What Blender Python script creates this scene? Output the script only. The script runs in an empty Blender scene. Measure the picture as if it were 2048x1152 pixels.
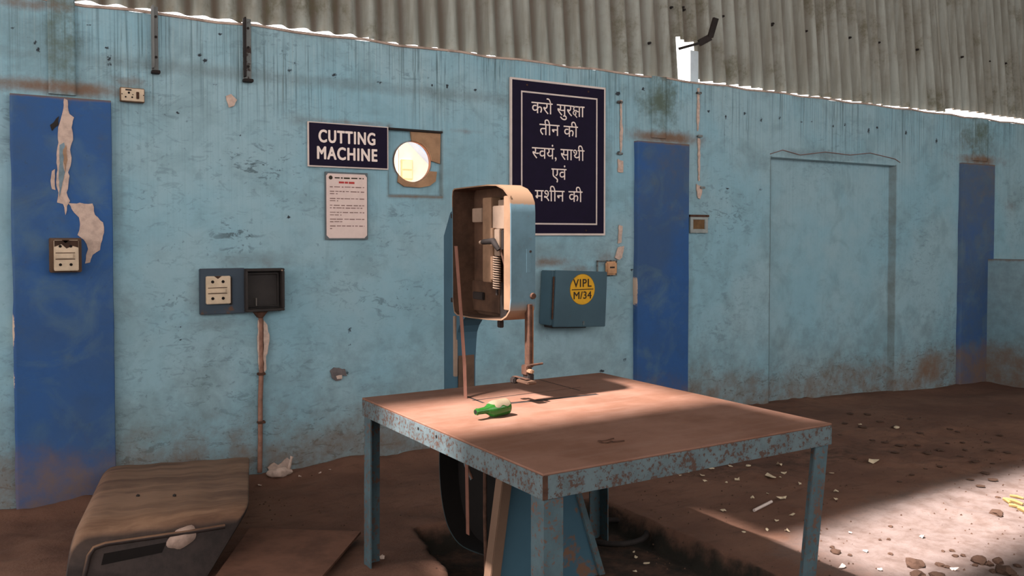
import bpy, bmesh, math, random
import numpy as np
from mathutils import Vector, Matrix, noise as mnoise
random.seed(7); rng = np.random.RandomState(7)
C = bpy.context.scene.collection
SC = bpy.context.scene
# ------------------------------------------------------------------ camera
F, CX, CY, EYE = 1720., 1024., 520., 1.6
TH = math.radians(31.8); PT = math.atan(48 / F)
FX, FY = math.sin(TH), math.cos(TH)
FWD = Vector((FX*math.cos(PT), FY*math.cos(PT), -math.sin(PT)))
RGT = Vector((FY, -FX, 0)); UPV = Vector((FX*math.sin(PT), FY*math.sin(PT), math.cos(PT)))
cam = bpy.data.cameras.new('camera'); camo = bpy.data.objects.new('camera', cam); C.objects.link(camo)
cam.sensor_width = 36; cam.lens = F/2048*36; cam.shift_y = -56/2048; cam.clip_start = .05; cam.clip_end = 300
camo.location = (0, 0, EYE); camo.rotation_euler = (math.pi/2 - PT, 0, -TH)
SC.camera = camo
# measuring helpers: where the sight line of a photo point meets a real plane
def ray(px, py): return FWD + RGT*((px-CX)/F) + UPV*(-(py-CY)/F)
def W(px, py, y=5.64):
    d = ray(px, py); t = y/d.y; return (d.x*t, EYE+d.z*t)            # (x, z) on a plane of constant y
def X(px, py, x):
    d = ray(px, py); t = x/d.x; return (d.y*t, EYE+d.z*t)            # (y, z) on a plane of constant x
def G(px, py, z=0.):
    d = ray(px, py); t = (z-EYE)/d.z; return (d.x*t, d.y*t)          # (x, y) on a plane of constant z
# ------------------------------------------------------------------ light
w = bpy.data.worlds.new('sky'); SC.world = w; w.use_nodes = True
bg = w.node_tree.nodes['Background']; bg.inputs[0].default_value = (1.0, .95, .93, 1); bg.inputs[1].default_value = 2.85
sun = bpy.data.lights.new('sun', 'SUN'); sun.energy = 20.0; sun.angle = math.radians(2.8); sun.color = (1, .90, .86)
suno = bpy.data.objects.new('sun', sun); C.objects.link(suno)
LD = Vector((-.62, 0, 1)).normalized()                             # towards the sun
suno.rotation_euler = LD.to_track_quat('Z', 'Y').to_euler(); suno.location = LD*20
VS = SC.view_settings; VS.view_transform = 'Standard'; VS.look = 'None'; VS.gamma = 1; VS.use_curve_mapping = False
VS.exposure = 0.0
SC.cycles.max_bounces = 8; SC.cycles.diffuse_bounces = 5; SC.cycles.use_denoising = True
# ------------------------------------------------------------------ helpers
def lin(r, g, b):
    f = lambda c: (c/255/12.92) if c/255 <= .04045 else ((c/255+.055)/1.055)**2.4
    return (f(r), f(g), f(b), 1)
class NT:
    def __init__(s, name):
        s.m = bpy.data.materials.new(name); s.m.use_nodes = True; s.t = s.m.node_tree
        s.b = s.t.nodes['Principled BSDF']; s.b.inputs['Roughness'].default_value = .8
        s.b.inputs['Specular IOR Level'].default_value = .25
        tc = s.t.nodes.new('ShaderNodeTexCoord'); s.co = tc.outputs['Object']
    def n(s, ty, **kw):
        x = s.t.nodes.new(ty)
        for k, v in kw.items(): setattr(x, k, v)
        return x
    def put(s, sock, v):
        if hasattr(v, 'is_linked') or isinstance(v, bpy.types.NodeSocket): s.t.links.new(v, sock)
        else: sock.default_value = v
    def mp(s, scale=(1, 1, 1), loc=(0, 0, 0)):
        m = s.n('ShaderNodeMapping'); s.put(m.inputs[0], s.co); m.inputs['Scale'].default_value = scale; m.inputs['Location'].default_value = loc
        return m.outputs[0]
    def noise(s, scale, detail=5, rough=.6, dist=0, co=None):
        x = s.n('ShaderNodeTexNoise'); s.put(x.inputs['Vector'], co if co is not None else s.co)
        x.inputs['Scale'].default_value = scale; x.inputs['Detail'].default_value = detail
        x.inputs['Roughness'].default_value = rough; x.inputs['Distortion'].default_value = dist
        return x.outputs['Fac']
    def ramp(s, v, a, b, lo=0., hi=1.):
        x = s.n('ShaderNodeMapRange'); s.put(x.inputs[0], v)
        for i, q in enumerate((a, b, lo, hi)): x.inputs[1+i].default_value = q
        x.interpolation_type = 'SMOOTHSTEP' if lo == 0 and hi == 1 else 'LINEAR'
        return x.outputs[0]
    def math(s, op, a, b=0.):
        x = s.n('ShaderNodeMath', operation=op); s.put(x.inputs[0], a); s.put(x.inputs[1], b); return x.outputs[0]
    def mix(s, f, a, b):
        x = s.n('ShaderNodeMix', data_type='RGBA'); s.put(x.inputs[0], f); s.put(x.inputs[6], a); s.put(x.inputs[7], b); return x.outputs[2]
    def attr(s, name):
        x = s.n('ShaderNodeAttribute', attribute_name=name); sp = s.n('ShaderNodeSeparateColor'); s.put(sp.inputs[0], x.outputs['Color'])
        return sp.outputs[0], sp.outputs[1], sp.outputs[2], x.outputs['Alpha']
    def bump(s, h, strength=.3, dist=.01):
        x = s.n('ShaderNodeBump'); s.put(x.inputs['Height'], h); x.inputs['Strength'].default_value = strength; x.inputs['Distance'].default_value = dist
        s.t.links.new(x.outputs[0], s.b.inputs['Normal'])
    def col(s, c): s.put(s.b.inputs['Base Color'], c)
def plain(name, rgb, rough=.7, var=.12, metal=0., scale=12):
    k = NT(name); c = lin(*rgb); d = tuple(v*(1-var*2) for v in c[:3])+(1,)
    n = k.noise(scale, 6, .65); k.col(k.mix(k.ramp(n, .35, .7), c, d)); k.b.inputs['Roughness'].default_value = rough
    k.b.inputs['Metallic'].default_value = metal; k.bump(n, .15, .004); return k.m
def painted(name, paint, under, amount=.5, dust=None, dustamt=.6, scale=25, rough=.65):
    """paint, rust where it has worn through, dust that lies on upward faces"""
    k = NT(name); n1 = k.noise(scale, 8, .7); n2 = k.noise(scale*.2, 5, .6)
    lo = .72-.3*amount
    c = k.mix(k.ramp(n2, .3, .7), lin(*paint), tuple(v*.72 for v in lin(*paint)[:3])+(1,))
    c = k.mix(k.ramp(k.math('ADD', k.math('MULTIPLY', n1, .78), k.math('MULTIPLY', n2, .22)), lo, lo+.05), c, lin(*under))
    if dust:
        g = k.n('ShaderNodeNewGeometry'); sp = k.n('ShaderNodeSeparateXYZ'); k.put(sp.inputs[0], g.outputs['Normal'])
        c = k.mix(k.math('MULTIPLY', k.ramp(sp.outputs[2], .05, .6), k.ramp(n2, .1, .6, dustamt*.7, 1)), c, lin(*dust))
    k.col(c); k.b.inputs['Roughness'].default_value = rough; k.bump(n1, .2, .003); return k.m
def finish(o, name, m, parent=None, smooth=None):
    o.name = name; o.data.name = name
    if m: o.data.materials.append(m)
    C.objects.link(o)
    if parent: o.parent = parent
    if smooth is not None:
        o.data.shade_smooth()
        if smooth < 180: o.data.set_sharp_from_angle(angle=math.radians(smooth))
    return o
def obj(name, bm, m, parent=None, smooth=None, bevel=0):
    if bevel: bmesh.ops.bevel(bm, geom=bm.edges[:], offset=bevel, segments=2, affect='EDGES', clamp_overlap=True)
    bmesh.ops.recalc_face_normals(bm, faces=bm.faces[:])
    me = bpy.data.meshes.new(name); bm.to_mesh(me); bm.free()
    o = bpy.data.objects.new(name, me)
    if parent is not None and parent.type == 'EMPTY':
        me.transform(Matrix.Translation(-parent.location))
    elif parent is not None and parent.parent is not None and parent.parent.type == 'EMPTY':
        me.transform(Matrix.Translation(-parent.parent.location))
    return finish(o, name, m, parent, smooth)
def thing(name, label, cat, loc, group=None):
    o = bpy.data.objects.new(name, None); o.location = loc; o.empty_display_size = .1; C.objects.link(o); tag(o, label, cat, group); return o
def tag(o, label=None, cat=None, group=None, kind=None):
    if label: o['label'] = label
    if cat: o['category'] = cat
    if group: o['group'] = group
    if kind: o['kind'] = kind
    return o
def box(bm, x0, x1, y0, y1, z0, z1, M=None):
    v = [bm.verts.new((x, y, z)) for x in (x0, x1) for y in (y0, y1) for z in (z0, z1)]
    if M: 
        for q in v: q.co = M @ q.co
    for f in ((0,1,3,2),(4,6,7,5),(0,4,5,1),(2,3,7,6),(0,2,6,4),(1,5,7,3)): bm.faces.new([v[i] for i in f])
    return v
def B(*a, M=None):
    bm = bmesh.new(); box(bm, *a, M=M); return bm
def hexa(p):   # 8 points: bottom loop then top loop
    bm = bmesh.new(); v = [bm.verts.new(q) for q in p]
    for f in ((3,2,1,0),(4,5,6,7),(0,1,5,4),(1,2,6,5),(2,3,7,6),(3,0,4,7)): bm.faces.new([v[i] for i in f])
    return bm
def prism(pts, axis, a, b, bm=None):
    """polygon of (u,v) extruded along an axis; axis y: (x,z); axis x: (y,z); axis z: (x,y)"""
    bm = bm or bmesh.new()
    P = {'y': lambda u, v, t: (u, t, v), 'x': lambda u, v, t: (t, u, v), 'z': lambda u, v, t: (u, v, t)}[axis]
    A = [bm.verts.new(P(u, v, a)) for u, v in pts]; D = [bm.verts.new(P(u, v, b)) for u, v in pts]; n = len(pts)
    f1 = bm.faces.new(A); f2 = bm.faces.new(D[::-1])
    for i in range(n): bm.faces.new((A[i], D[i], D[(i+1) % n], A[(i+1) % n]))
    bm.normal_update(); bmesh.ops.triangulate(bm, faces=[f for f in (f1, f2) if len(f.verts) > 4], ngon_method='EAR_CLIP')
    return bm
def tube(bm, pts, r, seg=8, cap=True):
    pts = [Vector(p) for p in pts]; rings = []; n = len(pts)
    for i, p in enumerate(pts):
        d = (pts[min(i+1, n-1)]-pts[max(i-1, 0)]).normalized()
        a = d.orthogonal().normalized() if i == 0 else (rings_a - d*rings_a.dot(d)).normalized()
        rings_a = a; b = d.cross(a); rr = r[i] if isinstance(r, (list, tuple)) else r
        rings.append([bm.verts.new(p+(a*math.cos(t)+b*math.sin(t))*rr) for t in [2*math.pi*k/seg for k in range(seg)]])
    for i in range(n-1):
        for k in range(seg): bm.faces.new((rings[i][k], rings[i][(k+1) % seg], rings[i+1][(k+1) % seg], rings[i+1][k]))
    if cap: bm.faces.new(rings[0][::-1]); bm.faces.new(rings[-1])
    return bm
def T(pts, r, seg=8): return tube(bmesh.new(), pts, r, seg)
# lettering ----------------------------------------------------------
def glyphs(text, offset=0., space=1.):
    c = bpy.data.curves.new('t', 'FONT'); c.body = text; c.size = 1; c.offset = offset; c.space_character = space; c.fill_mode = 'BOTH'; c.resolution_u = 4
    o = bpy.data.objects.new('t', c); C.objects.link(o); bpy.context.view_layer.update()
    me = bpy.data.meshes.new_from_object(o); bpy.data.objects.remove(o); bpy.data.curves.remove(c)
    bm = bmesh.new(); bm.from_mesh(me); bpy.data.meshes.remove(me); return bm
def ext(bm):
    xs = [v.co.x for v in bm.verts]; ys = [v.co.y for v in bm.verts]; return min(xs), max(xs), min(ys), max(ys)
def stroke(bm, pts, wd):
    P = [Vector((*p, 0)) for p in pts]; L = []; R = []
    for i, p in enumerate(P):
        d = (P[min(i+1, len(P)-1)]-P[max(i-1, 0)]).normalized(); q = Vector((-d.y, d.x, 0))*wd/2
        L.append(bm.verts.new(p+q)); R.append(bm.verts.new(p-q))
    for i in range(len(P)-1): bm.faces.new((L[i], R[i], R[i+1], L[i+1]))
def curve_pts(ctrl, n=6):
    out = []; c = [Vector(p) for p in ctrl]; c = [2*c[0]-c[1]]+c+[2*c[-1]-c[-2]]
    for i in range(1, len(c)-2):
        for k in range(n):
            t = k/n; a, b, d, e = c[i-1], c[i], c[i+1], c[i+2]
            out.append(tuple(.5*((2*b)+(d-a)*t+(2*a-5*b+4*d-e)*t*t+(3*b-a-3*d+e)*t**3)))
    out.append(tuple(c[-2])); return out
def bold(text, w, space=1.):
    out = bmesh.new(); n = 0
    for dx, dy in ((0, 0), (w, 0), (-w, 0), (0, w*.6), (0, -w*.6), (w*.7, w*.45), (-w*.7, -w*.45), (w*.7, -w*.45), (-w*.7, w*.45)):
        b = glyphs(text, 0, space)
        for v in b.verts: v.co.x += dx; v.co.y += dy; v.co.z += n*.002
        n += 1; merge3(out, b)
    return out
def merge3(dst, src):
    m = {v: dst.verts.new(v.co) for v in src.verts}
    for f in src.faces: dst.faces.new([m[v] for v in f.verts])
    src.free()
def merge(dst, src, dx):
    m = {}
    for v in src.verts: m[v] = dst.verts.new((v.co.x+dx, v.co.y, 0))
    for f in src.faces:
        try: dst.faces.new([m[v] for v in f.verts])
        except ValueError: pass
    src.free()
def compose(tokens):
    """tokens: text, or 'KSH' (conjunct kssa), or 'HSA' (half sa)"""
    out = bmesh.new(); x = 0.
    for t in tokens:
        if t == ' ': x += .30; continue
        if t == 'KSH':
            b = bmesh.new(); top = .575
            stroke(b, [(0, top), (.60, top)], .075); stroke(b, [(.50, top), (.50, 0)], .085)
            stroke(b, curve_pts([(.21, top), (.10, .49), (.10, .39), (.20, .35), (.34, .35)]), .07)
            stroke(b, curve_pts([(.20, .35), (.09, .28), (.06, .19), (.13, .11), (.23, .13), (.25, .21), (.19, .25)]), .068)
            stroke(b, curve_pts([(.12, .12), (.22, .05), (.33, -.05)]), .065); stroke(b, [(.28, .30), (.50, .30)], .065)
            merge(out, b, x); x += .60; continue
        if t == 'HSA':
            b = glyphs('स'); x0, x1, y0, y1 = ext(b)
            bmesh.ops.bisect_plane(b, geom=b.verts[:]+b.edges[:]+b.faces[:], plane_co=(x1-.19, 0, 0), plane_no=(1, 0, 0), clear_outer=True)
            merge(out, b, x-x0); x += x1-.19-x0; continue
        b = glyphs(t); x0, x1, y0, y1 = ext(b); merge(out, b, x-x0); x += x1-x0-.004
    return out
def plate_text(name, bm, x0, x1, z0, z1, y, m, parent, sx=None, M=None):
    """lay flat lettering on a plane facing -y, fitted into x0..x1 / z0..z1"""
    a, b, c, d = ext(bm); kx = (x1-x0)/(b-a); kz = (z1-z0)/(d-c)
    for v in bm.verts: v.co = Vector((x0+(v.co.x-a)*kx, y-v.co.z*.02, z0+(v.co.y-c)*kz))
    if M:
        for v in bm.verts: v.co = M @ v.co
    r = bmesh.ops.extrude_face_region(bm, geom=bm.faces[:])
    for e in r['geom']:
        if isinstance(e, bmesh.types.BMVert): e.co.y -= .0006
    return obj(name, bm, m, parent)
# ------------------------------------------------------------------ materials
def wall_material(name, c1, c2, blue=False):
    k = NT(name); g, b, m, s = k.attr('mask'); k2 = k.attr('mask2')
    n_big = k.noise(1.3, 4, .55); n_mid = k.noise(7, 7, .7); n_fine = k.noise(60, 6, .7)
    c = k.mix(k.ramp(n_big, .35, .65), lin(*c1), lin(*c2))
    c = k.mix(k.ramp(n_mid, .45, .8, 0, .35), c, tuple(v*.6 for v in lin(*c1)[:3])+(1,))
    # hairline vertical drips
    st = k.noise(1, 4, .6, co=k.mp((95, 95, .9))); st2 = k.noise(1, 4, .6, co=k.mp((120, 120, 1.3), (3, 0, 5)))
    c = k.mix(k.math('MULTIPLY', k.ramp(st2, .52, .66), k.math('MULTIPLY', k2[0], .6)), c, lin(168, 190, 192))
    c = k.mix(k.math('MULTIPLY', k.ramp(st, .50, .66), k2[0]), c, lin(66, 88, 92))
    n_patch = k.noise(3.1, 5, .6, .8)
    c = k.mix(k.ramp(n_patch, .50, .68, 0, .34), c, lin(98, 122, 126))
    # horizontal scuffs
    sc = k.noise(1, 9, .74, .9, co=k.mp((9, 9, 19)))
    c = k.mix(k.math('MULTIPLY', k.ramp(sc, .535, .60), s), c, lin(74, 92, 98))
    sp = k.noise(38, 4, .6); c = k.mix(k.math('MULTIPLY', k.ramp(sp, .66, .72), k.math('ADD', k.math('MULTIPLY', s, .8), .18)), c, lin(58, 70, 76))
    # grime with painted shade, mould, dust
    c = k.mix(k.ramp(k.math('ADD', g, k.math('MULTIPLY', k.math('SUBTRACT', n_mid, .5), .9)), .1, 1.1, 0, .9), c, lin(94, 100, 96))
    c = k.mix(k.ramp(k.math('ADD', k2[1], k.math('MULTIPLY', k.math('SUBTRACT', n_mid, .5), 1.2)), .3, .9), c, lin(84, 98, 88))
    c = k.mix(k.ramp(k.math('ADD', b, k.math('MULTIPLY', k.math('SUBTRACT', n_mid, .5), 1.0)), .12, 1.0), c, lin(114, 92, 76))
    c = k.mix(k.ramp(k.math('ADD', m, k.math('MULTIPLY', k.math('SUBTRACT', n_fine, .5), 1.7)), .5, .8), c, lin(40, 46, 52))
    c = k.mix(k.ramp(k.math('ADD', k2[2], k.math('MULTIPLY', k.math('SUBTRACT', n_fine, .5), .8)), .45, .65), c, lin(190, 168, 150))
    k.col(c); k.b.inputs['Roughness'].default_value = .75
    k.bump(k.math('ADD', k.math('MULTIPLY', n_mid, 1.), k.math('MULTIPLY', n_fine, .35)), .35, .008); return k.m
M_wall = wall_material('limewash_blue', (130, 169, 183), (141, 171, 181))
M_pil = wall_material('gloss_blue', (44, 84, 136), (54, 82, 120))
M_panel = wall_material('infill_blue', (121, 157, 167), (112, 150, 162))
M_plaster = plain('bare_plaster', (196, 172, 158), .9, .14, scale=25)
M_cut = plain('cut_brick', (150, 108, 84), .95, .2)
M_ply = plain('plywood', (165, 130, 100), .85, .15, scale=9)
M_navy = plain('navy_enamel', (22, 13, 38), .55, .1)
M_navy.node_tree.nodes['Principled BSDF'].inputs['Specular IOR Level'].default_value = .1
M_white = plain('white_enamel', (206, 190, 182), .5, .05)
M_navyt = plain('letter_white', (232, 214, 204), .5, .03)
M_steel = painted('blue_grey_steel', (92, 106, 110), (76, 58, 50), .70, (140, 98, 80), .8, 60)
M_leg = painted('blue_leg_paint', (76, 96, 103), (92, 70, 60), .64, (130, 92, 76), .8, 48)
M_mach = painted('machine_blue', (60, 90, 106), (120, 92, 72), .35, (165, 135, 108), .9, 9)
M_rust = plain('rusty_steel', (84, 59, 47), .85, .25, .2, 30)
M_blade = plain('blade_steel', (128, 88, 74), .6, .1, .2)
M_tan = plain('dusty_tan', (132, 104, 82), .85, .12)
M_dark = plain('dark_iron', (44, 38, 36), .8, .2)
M_inner = plain('dusty_guard_inside', (84, 61, 47), .9, .25, scale=7)
M_pale = plain('pale_casting', (140, 120, 104), .8, .1)
M_black = plain('black_bakelite', (50, 45, 43), .6, .15)
M_cream = plain('cream_ceramic', (205, 184, 158), .5, .12)
M_hole = plain('dark_hole', (22, 17, 15), .9, .1)
M_fuse = painted('slate_blue_board', (62, 74, 86), (92, 68, 54), .45, (96, 76, 62), .6, 8)
M_box = painted('teal_box_paint', (68, 94, 106), (84, 74, 68), .3, (120, 95, 76), .9, 8)
M_yellow = plain('yellow_disc', (214, 160, 34), .55, .06)
M_ink = plain('dark_ink', (52, 42, 30), .7, .05)
M_red = plain('red_ink', (176, 60, 56), .7, .05)
M_grey = plain('grey_ink', (128, 100, 94), .7, .05)
M_angle = painted('rusted_angle', (120, 124, 122), (58, 46, 42), .75, None, 0, 28)
M_stone = plain('clod', (88, 66, 54), .95, .3, scale=30)
M_chip = plain('pale_scrap', (206, 188, 160), .9, .15)
M_wood = plain('yellow_wood', (150, 124, 78), .85, .15)
def top_material():
    k = NT('dusty_table_steel'); n1 = k.noise(3, 6, .65); n2 = k.noise(45, 8, .7); n3 = k.noise(1, 6, .6, co=k.mp((3, 22, 1)))
    c = k.mix(k.ramp(n1, .35, .65), lin(124, 91, 76), lin(108, 75, 59))
    c = k.mix(k.ramp(n3, .5, .75, 0, .4), c, lin(132, 105, 93))
    c = k.mix(k.ramp(n2, .6, .72, 0, .55), c, lin(104, 70, 56))
    k.col(c); k.b.inputs['Roughness'].default_value = .72; k.bump(n2, .25, .003); return k.m
M_top = top_material()
def floor_material():
    k = NT('earth_and_concrete'); a = k.attr('mask')
    n1 = k.noise(1.2, 6, .6); n2 = k.noise(9, 8, .7); n3 = k.noise(50, 8, .75); n4 = k.noise(1, 6, .7, co=k.mp((5, 16, 1)))
    dirt = k.mix(k.ramp(n1, .35, .65), lin(118, 86, 70), lin(98, 69, 56))
    dirt = k.mix(k.ramp(n4, .52, .7, 0, .6), dirt, lin(84, 60, 48))
    conc = k.mix(k.ramp(n2, .35, .7), lin(120, 106, 101), lin(100, 84, 77))
    c = k.mix(k.ramp(k.math('ADD', a[0], k.math('MULTIPLY', k.math('SUBTRACT', n2, .5), .8)), .3, .8), dirt, conc)
    c = k.mix(k.ramp(k.math('ADD', a[1], k.math('MULTIPLY', k.math('SUBTRACT', n2, .5), 1.2)), .35, .8), c, lin(66, 48, 38))
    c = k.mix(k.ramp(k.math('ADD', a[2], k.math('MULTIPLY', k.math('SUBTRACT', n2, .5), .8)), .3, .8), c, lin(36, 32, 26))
    c = k.mix(k.ramp(n3, .58, .72, 0, .45), c, lin(72, 52, 42))
    k.col(c); k.b.inputs['Roughness'].default_value = .92; k.bump(k.math('ADD', n2, k.math('MULTIPLY', n3, .5)), .6, .015); return k.m
M_floor = floor_material()
def sheet_material():
    k = NT('asbestos_sheet'); n1 = k.noise(1, 6, .6, co=k.mp((10, 10, .7))); n2 = k.noise(2.2, 7, .7); n3 = k.noise(40, 6, .7)
    c = k.mix(k.ramp(n1, .35, .65), lin(158, 160, 152), lin(134, 132, 122))
    c = k.mix(k.ramp(n2, .45, .75, 0, .6), c, lin(116, 106, 92))
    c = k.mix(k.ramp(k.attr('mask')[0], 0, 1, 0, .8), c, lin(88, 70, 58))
    c = k.mix(k.math('MULTIPLY', k.ramp(k.math('ADD', n2, k.math('MULTIPLY', n3, .3)), .68, .86), .6), c, lin(92, 88, 66))
    k.col(c); k.b.inputs['Roughness'].default_value = .9; k.bump(n3, .15, .004); return k.m
M_sheet = sheet_material()
# ------------------------------------------------------------------ masked grids
def smooth_noise(x, z, f, seed=0.):
    # cheap value noise in numpy
    xi = x*f+seed*17.3; zi = z*f+seed*9.1; x0 = np.floor(xi); z0 = np.floor(zi); u = xi-x0; v = zi-z0; u = u*u*(3-2*u); v = v*v*(3-2*v)
    h = lambda a, b: np.modf(np.abs(np.sin(a*127.1+b*311.7+seed)*43758.5453))[0]
    return (h(x0, z0)*(1-u)+h(x0+1, z0)*u)*(1-v)+(h(x0, z0+1)*(1-u)+h(x0+1, z0+1)*u)*v
def fbm(x, z, f, seed=0., o=4):
    s = 0; a = .5
    for i in range(o): s = s+a*smooth_noise(x, z, f*2**i, seed+i); a *= .5
    return s
def set_attr(me, name, arr):
    a = me.attributes.new(name, 'FLOAT_COLOR', 'POINT'); a.data.foreach_set('color', np.clip(arr, 0, 1).astype(np.float32).ravel())
def grid_mesh(name, co, quads):
    me = bpy.data.meshes.new(name); me.vertices.add(len(co)); me.vertices.foreach_set('co', co.astype(np.float32).ravel())
    me.loops.add(quads.size); me.loops.foreach_set('vertex_index', quads.astype(np.int32).ravel())
    me.polygons.add(len(quads)); me.polygons.foreach_set('loop_start', np.arange(0, quads.size, 4, dtype=np.int32))
    me.update(calc_edges=True); me.validate(); return me
# blobs: (photo x, photo y, rx, ry, channel, strength)   channels g b m s | d(drip) k(mould) p(plaster)
BL = []
def bl(px, py, rx, ry, ch, st, y=5.64):
    x, z = W(px, py, y); sc = (FWD.x*x+FWD.y*y)/F; ax = sc*sc*F/(5.64)  # metres per pixel along the wall
    BL.append((x, z, rx*max(ax, sc), ry*sc, ch, st))
for q in [  # scuffed, dirty and darker areas of the wall, some shade painted in
    (520,330,90,45,'s',.9),(600,400,60,30,'s',.5),(470,470,50,40,'s',.9),(450,470,28,30,'m',.28),(640,300,40,60,'s',.4),(820,430,60,20,'s',.6),
    (790,600,110,40,'s',.6),(700,560,90,60,'s',.35),(580,600,40,40,'s',.3),(350,600,60,40,'s',.5),(290,420,40,40,'s',.6),(330,250,60,40,'s',.3),(800,480,90,35,'s',.4),
    (480,620,60,30,'s',.3),(330,540,40,60,'s',.3),(820,150,80,25,'s',.4),(560,230,60,30,'s',.3),(1450,420,60,70,'s',.6),(1480,345,30,14,'m',.35),(1420,520,40,50,'s',.4),
    (1480,600,60,80,'s',.25),(1650,310,110,10,'g',.45),(1500,330,40,30,'g',.3),(1850,500,40,120,'s',.35),(1240,600,30,60,'s',.4),(690,740,25,16,'m',.36),(675,738,8,12,'m',.3),
    (693,850,10,4,'m',.6),(450,325,20,20,'s',.8),(985,620,60,60,'s',.25),(640,260,30,20,'g',.35),(930,262,40,6,'b',.5),(700,245,100,7,'b',.5),(600,240,25,12,'g',.5),
    (900,190,60,40,'s',.35),(240,230,16,60,'g',.3),(236,400,14,120,'g',.35),(250,500,20,250,'g',.18),  # grey strips by the left pilaster paint in its shade
    (395,590,25,40,'g',.5),(520,520,90,18,'g',.6),(540,530,50,14,'b',.35),(640,580,70,60,'g',.15),(430,650,70,14,'g',.35),
    (1100,525,60,12,'b',.7),(1150,540,60,14,'b',.5),(1090,500,70,25,'g',.5),(1180,500,60,30,'g',.35),(1215,520,25,18,'b',.5),(1080,600,14,70,'g',.6),(1150,690,70,25,'g',.25),
    (1398,440,20,20,'g',.4),(265,165,36,14,'b',.55),(265,185,40,26,'g',.5),(1020,170,12,120,'g',.3),(1215,330,10,150,'g',.3),(680,355,70,14,'g',.25),
    (780,770,140,40,'g',.3),(640,850,90,70,'g',.5),(700,880,130,50,'g',.55),(620,880,50,40,'b',.35),(800,880,90,50,'b',.5),(580,930,60,30,'b',.5),(430,880,90,30,'g',.35),
    (100,100,90,60,'g',.45),(60,60,90,70,'g',.35),(130,140,140,60,'g',.25),(120,175,150,16,'b',.9),(115,60,34,110,'k',.45),(40,90,50,80,'k',.2),(150,10,40,30,'m',.35),(60,8,110,14,'b',.6),
    (155,110,14,110,'k',.4),(95,60,10,110,'k',.45),(20,250,20,80,'s',.5),(10,320,14,60,'m',.25),(12,1015,40,40,'g',.6),
    (1320,200,55,60,'k',.75),(1320,250,60,30,'k',.5),(1330,275,75,14,'b',1.),(1250,180,40,30,'k',.3),(1330,165,30,16,'m',.4),(1390,250,30,60,'k',.3),
    (1960,320,50,12,'b',.9),(1960,265,40,45,'k',.7),(1960,290,45,25,'g',.5),(1940,300,40,40,'b',.25),(1860,740,50,45,'b',.85),(1830,765,60,30,'b',.7),(1650,790,110,28,'b',.45),
    (1500,780,80,35,'g',.6),(1430,740,40,30,'m',.22),(1470,790,60,20,'b',.3),(1600,770,90,40,'g',.35),(1750,740,60,40,'b',.3),(1500,760,60,40,'m',.22),
    (2020,420,25,30,'b',.3),(1780,600,14,150,'g',.25),(1540,560,10,240,'g',.22),(1380,600,8,180,'g',.4),(1250,500,14,60,'p',.28),(1000,560,40,100,'g',.12)]: bl(*q)  # tall grey strips at the doorway edges paint in recess shade
DOTS = [(577,435,6,5),(480,270,4,4),(355,225,4,4),(400,110,7,5),(440,68,6,3),(410,120,6,8),(430,170,4,3),(580,140,5,7),(590,125,4,3),(670,150,7,6),(760,165,7,3),(865,170,5,4),(895,172,4,6),(952,180,5,4),
    (215,95,6,5),(218,115,5,10),(218,128,6,5),(72,85,6,5),(75,100,5,9),(25,55,5,4),(178,50,4,4),(1418,222,4,4),(1452,233,3,7),(1490,227,4,4),(1523,240,3,6),(1560,236,4,4),(1603,243,3,3),(1625,243,3,3),(1668,252,3,3),(1691,249,3,4),
    (1738,262,3,8),(1755,255,3,4),(1813,266,3,6),(1874,282,3,7),(1456,377,4,3),(1522,379,4,3),(1288,178,5,5),(1240,205,8,5),(1237,187,7,6),(1238,305,6,4),(700,690,3,4),(635,490,7,3),(360,655,5,3),(362,680,3,3),(695,745,5,5),(700,660,5,8),(560,620,5,4),(1250,720,5,4),(1205,742,7,4),(1265,540,4,3)]
for q in DOTS: bl(q[0], q[1], q[2], q[3], 'm', .95)
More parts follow.
